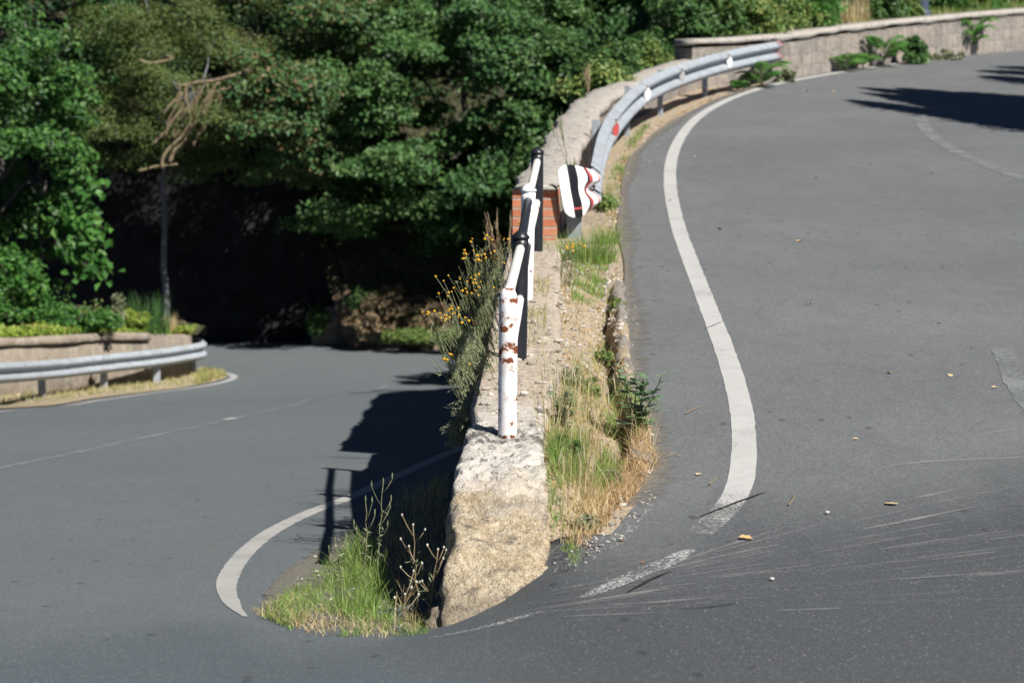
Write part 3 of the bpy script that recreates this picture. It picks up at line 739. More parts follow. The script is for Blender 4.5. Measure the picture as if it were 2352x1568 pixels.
# ================================================================== PARAPET beyond the railing: brick end, stone body, rough coping
par = thing('parapet_wall', 'weathered stone parapet with an orange brick end behind the black railing post', 'wall', (.2, 20, .5))
pth = smooth_path([(.195, 20.0, 0), (.30, 21.2, 0), (.44, 22.8, 0), (.68, 26, 0), (.95, 29.2, 0), (1.72, 33, 0), (2.35, 35.9, 0), (2.75, 37.0, 0)], .12, 2)
def sweep(path, sec_fn, amp=.012, sc=9, seed=1, cap=True):
    P = np.asarray(path, float); T = np.gradient(P[:, :2], axis=0); T /= np.linalg.norm(T, axis=1)[:, None]; N = np.stack([T[:, 1], -T[:, 0]], 1)  # N to the right of travel
    rows = []
    for i in range(len(P)):
        sec = sec_fn(i, P[i]); rows.append([(P[i, 0]+N[i, 0]*a, P[i, 1]+N[i, 1]*a, z) for a, z in sec])
    V = np.array(rows); n, k = V.shape[:2]; v = V.reshape(-1, 3)
    nz = fbm(v, sc, 4, seed); nz2 = fbm(v+9, sc, 4, seed+1)
    v = v+amp*np.stack([nz, nz2*.5, nz2], 1)
    f = [[i*k+j, i*k+(j+1) % k, (i+1)*k+(j+1) % k, (i+1)*k+j] for i in range(n-1) for j in range(k)]
    if cap: f += [list(range(k))[::-1], [(n-1)*k+j for j in range(k)]]
    return v, f
def ptop(y): return zu(y)+np.interp(y, [20, 23, 29, 36], [.44, .43, .43, .40])
PH = .185
def sec_body(i, p):
    z1 = float(ptop(p[1]))-.10; z0 = float(zl(p[1]))-.2; zr0 = float(zu(p[1]))-.3
    return [(-PH, z0), (-PH, (z0+z1)/2), (-PH, z1), (PH, z1), (PH, (z1+zr0)/2), (PH, zr0)]
def sec_cop(i, p):
    z1 = float(ptop(p[1])); w = PH+(.015+.012*math.sin(i*1.7)+.02*math.sin(i*.37))*(p[1] > 20.5)-.012*(p[1] <= 20.5)
    th = .034 if p[1] < 20.32 else .098
    return [(-w, z1-th), (-w-.004, z1-.03), (-w+.02, z1-.008), (-w*.4, z1+.008), (w*.4, z1+.006), (w-.02, z1-.008), (w+.004, z1-.03), (w, z1-th)]
v, f = sweep(pth[3:], sec_body, .014, 6, 3); obj('stone_body', v, f, M['ashlar'], par, smooth=False)
pth0 = np.vstack([[.183, 19.88, 0], pth])
v, f = sweep(pth0, sec_cop, .026, 8, 5); obj('coping', v, f, M['cop'], par)
v, f = box((.20, 20.10, .24), (.37, .36, 1.40), -.09); b = obj('brick_pier', v, f, M['brick'], par, smooth=False)
b.modifiers.new('bevel', 'BEVEL').width = .006

# ================================================================== TALLER WALL along the far bend
fw = thing('bend_wall', 'long stone wall with a pale coping along the outside of the upper bend', 'wall', (4.2, 39.2, 1.7))
fp = smooth_path([(2.6, 36.95, 0), (3.35, 37.5, 0), (4.12, 38.38, 0), (5.45, 40.95, 0), (7.0, 43.65, 0), (10.3, 48.5, 0), (13.8, 53, 0), (17.5, 57.5, 0)], .16, 2)
def ftop(y): return zu(y)+np.interp(y, [37, 39, 44, 48, 55], [.70, .70, .75, .79, .85])
def sec_fb(i, p):
    z1 = float(ftop(p[1]))-.13; z0 = float(zu(p[1]))-.3
    return [(-.2, z0), (-.2, z1), (.2, z1), (.2, (z1*2+z0)/3), (.2, (z1+2*z0)/3), (.215, z0)]
def sec_fc(i, p):
    z1 = float(ftop(p[1])); w = .228
    return [(-w, z1-.105), (-w, z1-.03), (-w+.03, z1), (w-.05, z1), (w-.01, z1-.02), (w+.003*math.sin(i), z1-.05), (w-.012, z1-.095+.016*math.sin(i*.9)+.012*math.sin(i*.31))]
v, f = sweep(fp, sec_fb, .02, 4, 8); obj('stone_body', v, f, M['ashlar'], fw, smooth=False)
v, f = sweep(fp, sec_fc, .012, 3.5, 9); obj('coping', v, f, M['cop'], fw)

# ================================================================== RAILING
rl = thing('pipe_railing', 'pipe railing painted black and white with rust spots along the wall top', 'railing', (-.02, 11.5, .22))
PB = [(np.array(on(507, 436, lambda x, y: float(wtop(y)))), (503, 287), 'white'), (None, None, 'black'), (None, None, 'white'), (None, None, 'black')]
posts = []
for (ub, ut, y, vt, col) in [(507.3, 508.6, 11.5, 286, 'white'), (518.6, 520.6, 13.4, 228, 'black'), (525.5, 528.8, 15.35, 182, 'white'), (536.5, 537.3, 17.5, 145, 'black')]:
    t_ = at(ut, vt, y); xb = (ub-512)/F*y
    posts.append((np.array([xb, y, float(wtop(y))-.04]), t_, col))
RP = .0455
tops = []
for i, (b, t_, col) in enumerate(posts):
    d = t_-b
    if i == 0:    # the front post is cut obliquely where the rail runs out of its top
        P = [b, b+d*.3, b+d*.6, b+d*.9, b+d*.965, b+d*.99]; R = [RP, RP, RP, RP, RP*.93, RP*.62]
    else:
        P = [b, b+d*.3, b+d*.6, b+d*.93]; R = [RP]*4
    P = np.array(P); P2 = resample(np.c_[P, R], .05)
    v, f = tube(P2[:, :3], P2[:, 3], 20); v = np.array(v); v += (.0012*fbm(v, 30, 3, i))[:, None]
    po = obj('post', v, f, M[col] if i else M['front'], rl)
    if i: 
        zt = b+d*.925
        v, f = tube([zt, zt+d/np.linalg.norm(d)*.012, zt+d/np.linalg.norm(d)*.032, zt+d/np.linalg.norm(d)*.052], [RP*1.10, RP*1.12, RP*.72, RP*.16], 20)
        obj('cap', v, f, M[col], po)
for i in range(3):
    (b0, t0, c0), (b1, t1, c1) = posts[i], posts[i+1]
    d0 = t0-b0; d1 = t1-b1; cm = ['whiterail', 'black', 'whiterail'][i]
    for k, (h0, h1) in enumerate(((.955 if i == 0 else .87, .86), (.50, .50))):
        A = b0+d0*h0; B = b1+d1*h1
        P = resample([A, B], .15); v, f = tube(P, [.027]*len(P), 14); v = np.array(v); v += (.001*fbm(v, 25, 3, 40+i))[:, None]
        rr = obj('rail', v, f, M[cm if k == 0 else ('white' if i != 1 else 'black')], rl)
        for E in ((A, B) if i else (B,)):
            dr = (B-A)/np.linalg.norm(B-A); s_ = 1 if E is A else -1
            v, f = tube([E+dr*s_*(RP*.6), E+dr*s_*(RP+.02), E+dr*s_*(RP+.03)], [.034, .034, .027], 14)
            obj('socket', v, f, M[c0 if E is A else c1], rr)

# ================================================================== GUARDRAILS
WP = np.array([(.004, .156), (.018, .151), (.072, .108), (.083, .096), (.083, .072), (.074, .060), (.012, .022), (.003, .010), (.003, 0),
               (.003, -.010), (.012, -.022), (.074, -.060), (.083, -.072), (.083, -.096), (.072, -.108), (.018, -.151), (.004, -.156)])
def wbeam(path, flat=None, wide=None, side=1):
    """W profile swept along path (centre line); side=+1 bulges to the right of travel"""
    P = np.asarray(path, float); T = np.gradient(P[:, :2], axis=0); T /= np.linalg.norm(T, axis=1)[:, None]; N = np.stack([T[:, 1], -T[:, 0]], 1)*side
    n = len(P); flat = np.ones(n) if flat is None else flat; wide = np.ones(n) if wide is None else wide
    th = .003
    fr = []; bk = []
    for i in range(n):
        q = WP*[flat[i], wide[i]]
        fr.append([(P[i, 0]+N[i, 0]*a, P[i, 1]+N[i, 1]*a, P[i, 2]+b) for a, b in q])
        bk.append([(P[i, 0]+N[i, 0]*(a-th), P[i, 1]+N[i, 1]*(a-th), P[i, 2]+b) for a, b in q])
    k = len(WP); v = np.concatenate([np.array(fr).reshape(-1, 3), np.array(bk).reshape(-1, 3)]); o = n*k
    f = []
    for i in range(n-1):
        for j in range(k-1):
            a = i*k+j; f.append([a, a+1, a+k+1, a+k]); f.append([o+a, o+a+k, o+a+k+1, o+a+1])
        a = i*k; f.append([a, a+k, o+a+k, o+a]); a = i*k+k-1; f.append([a, o+a, o+a+k, a+k])
    for j in range(k-1):
        f.append([j, o+j, o+j+1, j+1]); a = (n-1)*k+j; f.append([a, a+1, o+a+1, o+a])
    return v, f
def cpost(p, yaw, h, mat, parent, name='post', w=.10, d=.05):
    """open channel post; p = foot"""
    mb = MB(); c, s = math.cos(yaw), math.sin(yaw)
    def put(cx, cy, sx, sy):
        v, f = box((p[0]+cx*c-cy*s, p[1]+cx*s+cy*c, p[2]+h/2-.15), (sx, sy, h+.3), yaw); mb.add(v, f)
    put(0, 0, w, .006); put(-w/2+.003, d/2, .006, d); put(w/2-.003, d/2, .006, d)
    put(-w/2+.016, d, .02, .006); put(w/2-.016, d, .02, .006)
    o = mb.build(name, mat, parent, smooth=False)
    return o
def bolt(c, n, r, parent, mat):
    c = np.asarray(c, float); n = np.asarray(n, float); v, f = tube([c, c+n*.012, c+n*.016], [r, r, r*.6], 8); return obj('bolt', v, f, mat, parent)

# right guardrail on the upper road
gr = thing('guardrail', 'galvanised guardrail of the upper road ending in a striped bent end plate', 'guardrail', (.62, 20, .5))
def ctr(x, y, h=.475): return np.array([x, y, float(zu(y))+h])
pb = [(.515, 20.02), (.86, 24.4), (1.40, 29.0), (1.97, 31.9), (2.80, 35.0), (3.98, 37.9)]
gp = [(.66, 20.30, .40), (.72, 21.3, .43), (.80, 22.6, .46), (.97, 24.6, .475), (1.22, 26.8, .475), (1.50, 28.9, .475), (1.78, 30.4, .475), (2.10, 31.8, .475), (2.50, 33.3, .475), (2.96, 34.8, .475), (3.55, 36.4, .475), (4.10, 37.7, .475)]
G = smooth_path([ctr(a, b, c) for a, b, c in gp], .15, 2)
cuts = [0]+[int(np.argmin(np.linalg.norm(G[:, :2]-np.array([a+.12, b-.05]), axis=1))) for a, b in pb[1:-1]]+[len(G)-1]
for i in range(len(cuts)-1):
    seg = G[cuts[i]:cuts[i+1]+1+(2 if i < len(cuts)-2 else 0)].copy()
    if i % 2: seg[:, 0] += .004
    v, f = wbeam(seg); bm_ = obj('beam', v, f, M['galv'], gr, smooth=False); 
    if i:
        e = seg[0]; T = seg[2]-seg[0]; T /= np.linalg.norm(T); Nn = np.array([T[1], -T[0], 0])
        for dz in (.10, -.10):
            for q in (.04, .14): bolt(e+T*q+Nn*.075+np.array([0, 0, dz]), Nn, .014, bm_, M['rust'])
for i, (a, b) in enumerate(pb):
    z = float(zu(b)); j = int(np.argmin(np.abs(G[:, 1]-b))); T = G[min(j+2, len(G)-1)]-G[max(j-2, 0)]; yaw = math.atan2(T[1], T[0])
    po = cpost((a, b, z-.02), yaw-math.pi/2+math.pi/2 if i else -.1, .60 if i else .36, M['galv'], gr, w=.12)
    if i:
        c_ = np.array([a, b, z+.475]); n_ = np.array([T[1], -T[0], 0])/np.linalg.norm(T[:2]); v, f = box(c_+n_*.045, (.10, .09, .16), yaw); obj('spacer', v, f, M['galv'], gr, smooth=False)
# reflectors in the groove of the beam
for k, (a, b) in enumerate(pb[1:5]):
    j = int(np.argmin(np.linalg.norm(G[:, :2]-np.array([a+.10, b]), axis=1))); e = G[min(j+1, len(G)-1)]; T = G[min(j+2, len(G)-1)]-G[j-1]; T /= np.linalg.norm(T); Nn = np.array([T[1], -T[0], 0])
    fc = -T*.75+Nn*.66; fc /= np.linalg.norm(fc); sd = np.array([-fc[1], fc[0], 0])
    c_ = e+Nn*.075
    out = [(-.045, .02), (-.03, .065), (.0, .085), (.03, .065), (.045, .02), (.03, -.04), (.0, -.075), (-.03, -.04)]
    v = np.array([c_+sd*p+np.array([0, 0, q])+fc*d_ for d_ in (0, .012) for p, q in out]); m_ = len(out)
    f = [list(range(m_))[::-1], list(range(m_, 2*m_))]+[[q, (q+1) % m_, m_+(q+1) % m_, m_+q] for q in range(m_)]
    mt = [M['sign_r'], M['refl'], M['reflgrey'], M['refl']][k]
    obj('reflector', v, f, mt, gr, smooth=False)
# near end plate: beam curls away from the road, flattens and widens; painted in bands
def end_plate(path, bands, parent, flat, wide, side=1, shear=0.0):
    P = np.asarray(path); v, f = wbeam(P, flat, wide, side)
    q = np.tile(np.repeat(sm(.5, .8, np.linspace(0, 1, len(P))), len(WP)), 2); v[:, 0] += shear*q*(P[-1, 2]-v[:, 2])
    o = obj('end_plate', v, f, [M['sign_w'], M['sign_k'], M['sign_r'], M['galv']], parent)
    n = len(P); k = len(WP)
    s = np.r_[0, np.cumsum(np.linalg.norm(np.diff(P, axis=0), axis=1))]; s /= s[-1]
    mi = []
    half = (n-1)*0
    for i in range(n-1):
        m_ = next(b[1] for b in bands if s[i] <= b[0])
        for j in range(k-1):
            mm = m_
            if m_ == 3: mm = 2 if j == 13 else 1
            if mm == 4: mm = 3
            mi += [mm, 3]
        mi += [{3: 1, 4: 3}.get(m_, m_)]*2
    mi += [0]*(len(f)-len(mi))
    o.data.polygons.foreach_set('material_index', np.array(mi, np.int32)); return o
ep = smooth_path([(.665, 20.42, 0), (.665, 20.22, 0), (.64, 20.06, 0), (.56, 19.96, 0), (.49, 19.92, 0), (.40, 19.90, 0)], .0065, 3)
ep[:, 1] -= .07*np.linspace(0, 1, len(ep)); ep[:, 2] = [float(zu(20.0))+.395 - .012*q for q in np.linspace(0, 1, len(ep))]
s_ = np.linspace(0, 1, len(ep))
flat = np.interp(s_, [0, .5, .60, .70, .78, 1], [1.05, 1.05, .80, .30, .10, .03])
rnd = np.sqrt(np.clip(1-np.clip((s_-.84)/.16, 0, 1)**2.2, .0, 1))
wide = np.interp(s_, [0, .5, .65, .78, 1], [1.03, 1.06, 1.22, 1.38, 1.44])*(.58+.42*rnd)
# travel runs towards the viewer and then left, so the outer (road) face is on its left
end_plate(ep, [(.42, 4), (.45, 2), (.50, 0), (.525, 2), (.61, 0), (.635, 2), (.66, 1), (.76, 0), (.87, 3), (1.01, 0)], gr, flat, wide, -1, shear=.17)
# far end plate
d_ = G[-1]-G[-4]; d_ /= np.linalg.norm(d_)
e0 = G[-1]
fe = smooth_path([e0-d_*.12, e0+d_*.06, e0+d_*.16+np.array([-.03, .06, 0]), e0+d_*.18+np.array([-.14, .10, 0]), e0+d_*.16+np.array([-.26, .12, 0])], .012, 2)
fe += np.array([.01, -.008, 0]); s_ = np.linspace(0, 1, len(fe))
end_plate(fe, [(.06, 2), (.16, 4), (.26, 2), (.6, 1), (.7, 2), (1.01, 1)], gr, np.interp(s_, [0, .5, 1], [1.06, .9, .3]), np.interp(s_, [0, .5, 1], [1.03, 1.1, 1.35]))

# left guardrail round the tip of the lower bend
gl = thing('guardrail', 'galvanised guardrail curving round the weedy tip of the lower bend', 'guardrail', (-7, 39, -3.6))
lp = [on(a, b, ZL) for a, b in [(-130, 418), (-45, 411), (42, 400), (104, 391), (157, 385), (193, 377)]]
lc = [on(a, b, ZL) for a, b in [(-130, 418), (42, 400.5), (104, 391.5), (157, 385), (188, 379.5)]]
LG = [np.array([p[0]+.03, p[1]-.14, p[2]+.50]) for p in lc]
tip = LG[-1]
LG += [tip+np.array([.14, .22, 0]), tip+np.array([.20, .55, 0]), tip+np.array([.10, .95, 0]), tip+np.array([-.25, 1.25, 0]), tip+np.array([-.9, 1.6, 0]), tip+np.array([-1.8, 2.0, 0])]
LG = smooth_path(LG, .12, 3)
idx = [0]+[int(np.argmin(np.abs(LG[:60*8, 0]-p[0])+np.where(LG[:60*8, 1] > tip[1]+.5, 9, 0))) for p in lp[1:]]
idx = sorted(set(idx))+[len(LG)-1]
for i in range(len(idx)-1):
    seg = LG[idx[i]:idx[i+1]+2].copy(); 
    if i % 2: seg[:, 1] -= .004
    v, f = wbeam(seg); bm_ = obj('beam', v, f, M['galv'], gl, smooth=False)
    if i:
        e = seg[0]; T = seg[2]-seg[0]; T /= np.linalg.norm(T); Nn = np.array([T[1], -T[0], 0])
        for dz in (.10, -.10): bolt(e+T*.06+Nn*.078+np.array([0, 0, dz]), Nn, .014, bm_, M['rust'])
for i, p in enumerate(lp):
    cpost((p[0], p[1], p[2]-.02), 0.08 if i < 5 else .5, .60, M['galv'], gl, w=.12)
    v, f = box((p[0]+.01, p[1]-.06, p[2]+.50), (.10, .10, .16), .08); obj('spacer', v, f, M['galv'], gl, smooth=False)

# ================================================================== FAR SIDE: rock wall, bank, hillside
BP_X = fp[:, 0]; BP_Y = fp[:, 1]
def ystart(x):
    a = np.interp(x, [2.9, 3.6, 4.35, 5.6, 7.1, 10.3, 13.8, 17.5, 60], [37.5, 38.1, 39.1, 41.5, 44.1, 48.8, 53.3, 57.8, 100])
    b = np.interp(x, [-60, -4.2, -3.4, -1, 1.6, 2.9], [50.55, 50.5, 49.2, 48.6, 48.0, 37.5])
    return np.where(x > 2.9, a, b)
xs = np.concatenate([np.linspace(-60, -14, 14), np.linspace(-13, 20, 150), np.linspace(21, 60, 14)])
tt = np.concatenate([np.linspace(0, .06, 50), np.linspace(.065, 1, 50)])
V = []
for x in xs:
    y0 = float(ystart(x)); y = y0+tt*75
    if x > 2.9: z = float(zu(min(y0, 58)))+.62+.02*(y-y0)+.05*np.maximum(0, y-y0-1.2)
    else:
        top = -.1
        zlow = np.interp(x, [-4.6, -3.4, 1.6, 2.9], [-.1, -3.98, -3.9, 2.2]) if x > -4.6 else -.1
        z = zlow+(np.maximum(top, zlow)-zlow)*np.clip((y-y0)/2.6, 0, 1)**.8+.5*np.maximum(0, y-y0-2.6)
        z = np.maximum(z, zlow)
    V.append(np.stack([np.full_like(y, x), y, z], 1))
V = np.array(V).reshape(-1, 3)
V[:, 2] += .16*fbm(V*[1, 1, 0], .9, 5, 71)*np.clip((V[:, 1]-ystart(V[:, 0]))*2, 0, 1)
rough = (V[:, 0] > -4.3)*(V[:, 0] < 2.5)
V[:, 1] -= rough*.35*np.abs(fbm(V, 1.4, 4, 73)); V[:, 2] += rough*.14*fbm(V, 3.5, 4, 74)
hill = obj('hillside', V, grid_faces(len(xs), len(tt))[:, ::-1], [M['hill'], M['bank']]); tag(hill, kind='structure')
fc = np.array([V[f].mean(0) for f in grid_faces(len(xs), len(tt))])
hill.data.polygons.foreach_set('material_index', ((fc[:, 0] > -4.6) & (fc[:, 0] < 2.0) & (fc[:, 1] < 52) & (fc[:, 2] < -2.9+.5*fbm(fc, .9, 3, 2))).astype(np.int32))
def HZ(x, y):
    y0 = float(ystart(x))
    if x > 2.9: return float(zu(min(y0, 58)))+.62+.02*(y-y0)+.05*max(0, y-y0-1.2)
    return -.1+.5*max(0, y-y0-2.6)
# plain under everything
tag(obj('ground', [(-900, -300, -6), (900, -300, -6), (900, 1500, -6), (-900, 1500, -6)], [[0, 1, 2, 3]], M['hill']), kind='structure')

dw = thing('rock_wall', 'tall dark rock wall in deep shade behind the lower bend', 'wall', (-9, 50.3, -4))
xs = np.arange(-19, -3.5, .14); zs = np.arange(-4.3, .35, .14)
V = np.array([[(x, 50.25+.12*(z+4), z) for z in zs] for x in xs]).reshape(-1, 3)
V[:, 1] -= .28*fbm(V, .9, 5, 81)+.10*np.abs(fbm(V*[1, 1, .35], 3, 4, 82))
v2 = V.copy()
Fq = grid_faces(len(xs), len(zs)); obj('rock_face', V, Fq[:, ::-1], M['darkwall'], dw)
# ================================================================== LEFT ISLAND: low wall, soil, verge
iw = thing('island_wall', 'low brown rendered wall behind the left guardrail with a cracked slab top', 'wall', (-8, 40.5, -3.6))
def islz(y): return float(zl(y))
A = on(-140, 404, ZL); ip0 = on(0, 399, ZL); ip = on(183, 377, ZL)
ipath = smooth_path([(A[0], A[1]+.0, 0), (ip0[0], ip0[1]+.02, 0), (ip[0], ip[1]+.06, 0), (ip[0]+.02, ip[1]+.08, 0)], .12, 1)
def itop(x, y): 
    u = 512+F*x/y; v = np.interp(u, [-140, 0, 100, 128, 183], [343, 338, 333.5, 333, 334]); return float(at(u, v, y)[2])
def sec_ib(i, p):
    z1 = itop(p[0], p[1])-(.09 if p[0] < -6.6 else .0); z0 = islz(p[1])-.3
    return [(-.2, z0), (-.2, z1-.03), (-.17, z1), (.15, z1), (.17, z1-.03), (.18, (z1+z0)/2), (.19, z0)]
v, f = sweep(ipath, sec_ib, .03, 2.5, 15); obj('wall_body', v, f, M['lowwall'], iw)
cpth = ipath[ipath[:, 0] < -6.55]
def sec_ic(i, p):
    z1 = itop(p[0], p[1])+.02; return [(-.25, z1-.15), (-.25, z1-.02), (-.2, z1), (.2, z1), (.235, z1-.03), (.24, z1-.10), (.225, z1-.135)]
v, f = sweep(cpth, sec_ic, .03, 2.0, 16); obj('slab_top', v, f, M['lowwall'], iw)
# soil held by the wall
xs = np.linspace(-20, -5.72, 70); V = []
for x in xs:
    yb = np.interp(x, ipath[:, 0], ipath[:, 1]); t_ = np.linspace(0, 1, 24)
    zt = itop(x, yb)-.02
    y = yb+.15+t_*5.2*np.interp(x, [-8, -5.72], [1, .28]); V.append(np.stack([np.full(24, x), y, zt+.12*t_*np.interp(x, [-9, -6], [1, .2])-.9*np.clip(t_-.85, 0, 1)*8*np.interp(x, [-9, -6], [0, .2])], 1))
V = np.array(V).reshape(-1, 3); V[:, 2] += .05*fbm(V, 1.6, 4, 6)
isl_soil = obj('island_soil', V, grid_faces(70, 24)[:, ::-1], M['hill']); tag(isl_soil, kind='structure')
def IZ(x, y):
    yb = np.interp(x, ipath[:, 0], ipath[:, 1]); t_ = min(1, max(0, (y-yb-.15)/5.2)); return itop(x, yb)+.12*t_*np.interp(x, [-9, -6], [1, .2])
# straw verge between line and wall
P0 = smooth_path([on(a, b, ZL) for a, b in [(-140, 416), (0, 409.5), (65, 402.5), (130, 394.5), (185, 387.5), (218, 381), (229, 377), (224, 374.5), (205, 372)]], .15, 2)
P1 = np.stack([np.interp(np.linspace(0, 1, len(P0)), np.linspace(0, 1, len(ipath)), ipath[:, k]) for k in range(3)], 1)
P1[:, 1] += .3
n = len(P0); s = np.linspace(0, 1, 14)[:, None, None]; V = (P0[None]*(1-s)+P1[None]*s).reshape(-1, 3)
V[:, 2] = zlx(V[:, 0], V[:, 1])+.02+(.03*np.minimum(1, s*6)*np.ones((14, n, 1))).reshape(-1)+.03*fbm(V, 3, 3, 8)*np.minimum(1, (s*4*np.ones((14, n, 1))).reshape(-1))
tag(obj('straw_verge', V, grid_faces(14, n), M['strawsoil']), kind='structure')
def SZ(x, y): return float(zlx(x, y))+.05

# ================================================================== FOLIAGE HELPERS
def kite(C, Nn, L, Wd, r, fold=.22):
    """leaf quads: centres C, normals Nn"""
    n = len(C); Nn = Nn/np.linalg.norm(Nn, axis=1)[:, None]
    a = r.normal(size=(n, 3)); T = a-Nn*(a*Nn).sum(1)[:, None]; T /= np.linalg.norm(T, axis=1)[:, None]+1e-9
    B = np.cross(Nn, T); L = np.broadcast_to(L, (n,))[:, None]; Wd = np.broadcast_to(Wd, (n,))[:, None]
    v = np.stack([C-T*L*.5, C+B*Wd*.5+Nn*Wd*fold-T*L*.05, C+T*L*.5-Nn*L*.08, C-B*Wd*.5+Nn*Wd*fold-T*L*.05], 1).reshape(-1, 3)
    return v, np.arange(4*n).reshape(n, 4)
def crown_pts(c, R, ncl, per, rc, r, seed, thr=-.25, hollow=.45, flat=.55):
    c = np.asarray(c, float); R = np.asarray(R, float)
    D = r.normal(size=(ncl*3, 3)); D /= np.linalg.norm(D, axis=1)[:, None]
    rad_ = hollow+(1-hollow)*r.random(ncl*3)**.6
    lob = 1+.28*fbm(D*1.5+seed, 1.4, 3, seed)
    Q = D*(rad_*lob)[:, None]
    nz = fbm(Q*1.7+seed*3.3, 1.2, 2, seed+5); Q = Q[nz > thr][:ncl]
    CC = c+Q*R; k = len(CC)
    n = k*per; own = np.repeat(np.arange(k), per)
    off = r.normal(size=(n, 3)); off /= np.linalg.norm(off, axis=1)[:, None]; off *= (r.random(n)**.45)[:, None]
    rcs = (rc*(.65+.7*r.random(k)))[own]
    off *= rcs[:, None]*np.array([1, 1, flat])
    # pads droop at their rim
    off[:, 2] -= .35*(off[:, 0]**2+off[:, 1]**2)/rcs
    Nn = np.array([0, 0, 1.0])*.95+off/rcs[:, None]*.8+(Q/np.linalg.norm(Q, axis=1)[:, None])[own]*.45+r.normal(size=(n, 3))*.6
    return CC, CC[own]+off, Nn
def branch_path(a, b, r, wob=.12, n=7):
    a = np.asarray(a, float); b = np.asarray(b, float); t = np.linspace(0, 1, n)[:, None]; L = np.linalg.norm(b-a)
    p = a+(b-a)*t; w = r.normal(size=(n, 3))*wob*L*.35; w[0] = 0; w[-1] = 0
    p = p+w; p[:, 2] += (np.sin(t[:, 0]*math.pi)*.06*L); return p
def tree(name, label, cat, base, c, R, mat, ncl=150, per=110, rc=.42, leaf=.11, seed=1, trunk_r=.16, group=None, bark='bark', thr=.0, hollow=.55, nb=9, flat=.55, lw=.62, tp=None):
    r = np.random.default_rng(seed+100)
    t_ = thing(name, label, cat, base, group)
    CC, P_, Nn = crown_pts(c, R, ncl, per, rc, r, seed, thr, hollow, flat)
    v, f = kite(P_, Nn, leaf*(.5+.95*r.random(len(P_))**1.5), leaf*lw*(.7+.6*r.random(len(P_))), r)
    obj('crown', v, f, M[mat], t_, smooth=False)
    mb = MB(); base = np.asarray(base, float); c = np.asarray(c, float)
    p = branch_path(base-[0, 0, .3], c-[0, 0, R[2]*.15], r, .08, 9)
    if tp is not None:
        p = smooth_path(tp, .1, 2); p = p[np.linspace(0, len(p)-1, 40).astype(int)]; p = p+.05*np.stack([fbm(p, 1.7, 3, 3), fbm(p, 1.7, 3, 4), 0*p[:, 0]], 1); mb.add(*tube(p, np.linspace(trunk_r*1.1, trunk_r*.4, 40), 8)); p = p[[10, 22, 28, 31, 33, 35, 37, 38, 39]]
    else: mb.add(*tube(p, np.linspace(trunk_r*1.25, trunk_r*.45, 9), 8))
    for k in range(nb):
        s0 = p[r.integers(3, 8)]; e = CC[r.integers(len(CC))]; q = branch_path(s0, e, r, .12, 7)
        mb.add(*tube(q, np.linspace(trunk_r*.42, trunk_r*.08, 7), 6))
        for kk in range(2):
            e2 = CC[np.argsort(np.linalg.norm(CC-q[4], axis=1))[r.integers(1, 9)]]
            mb.add(*tube(branch_path(q[4], e2, r, .12, 5), np.linspace(trunk_r*.18, trunk_r*.05, 5), 5))
    mb.build('trunk', M['trunk_grey' if tp is not None else bark], t_)
    return t_, r
def blades(roots, h, w, lean, r, seg=3, curl=1.0):
    n = len(roots); h = np.broadcast_to(h, (n,)); w = np.broadcast_to(w, (n,))
    a = r.random(n)*2*math.pi; side = np.stack([np.cos(a), np.sin(a), 0*a], 1)
    lv = np.stack([lean[:, 0], lean[:, 1], 0*a], 1)
    V = []
    for k in range(seg+1):
        t = k/seg; c = roots+lv*(h*t**(1+curl))[:, None]+np.array([0, 0, 1.0])*(h*(t-.25*np.linalg.norm(lean, axis=1)*t*t))[:, None]
        ww = (w*(1-t*.92))[:, None]
        V += [c-side*ww*.5, c+side*ww*.5]
    V = np.stack(V, 1).reshape(-1, 3); m = 2*(seg+1)
    b = (np.arange(n)*m)[:, None]
    Fs = np.concatenate([np.stack([b[:, 0]+2*k, b[:, 0]+2*k+1, b[:, 0]+2*k+3, b[:, 0]+2*k+2], 1) for k in range(seg)])
    return V, Fs
def inpoly(pts, poly):
    x, y = pts[:, 0], pts[:, 1]; ins = np.zeros(len(pts), bool); n = len(poly); j = n-1
    for i in range(n):
        xi, yi = poly[i]; xj, yj = poly[j]
        c = ((yi > y) != (yj > y)) & (x < (xj-xi)*(y-yi)/(yj-yi+1e-12)+xi); ins ^= c; j = i
    return ins
def scatter(poly_px, zf, n, r, zvec=None, clump=0.0, seed=0):
    """points scattered over the ground patch whose outline is poly"""
    G_ = np.array([on(a, b, zf)[:2] for a, b in px(poly_px)])
    lo, hi = G_.min(0), G_.max(0); out = []
    while sum(map(len, out)) < n:
        q = lo+(hi-lo)*r.random((4*n, 2)); q = q[inpoly(q, G_)]
        if clump:
            nz = fbm(np.c_[q, np.full(len(q), seed+.5)], 5.0, 3, seed); q = q[nz > clump-.35+.4*(r.random(len(q))-.5)]
        if len(q) == 0: break
        out.append(q)
    q = np.vstack(out)[:n]
    z = zvec(q[:, 0], q[:, 1]) if zvec else np.array([zf(a, b) for a, b in q])
    return np.c_[q, z]
def grass(name, patches, mat, seed, zf, zvec=None):
    r = np.random.default_rng(seed); VV, FF, n0 = [], [], 0
    for poly, n, h0, h1, w, bend, cl in patches:
        P_ = scatter(poly, zf, n, r, zvec, cl, seed)
        a = r.random(len(P_))*2*math.pi; ln = bend*r.random(len(P_))**.7
        v, f = blades(P_, h0+(h1-h0)*r.random(len(P_))**1.6, w*(.6+.8*r.random(len(P_))), np.stack([np.cos(a)*ln, np.sin(a)*ln], 1), r)
        VV.append(v); FF.append(f+n0); n0 += len(v)
    o = obj(name, np.vstack(VV), np.vstack(FF), M[mat], smooth=False); return tag(o, kind='stuff')

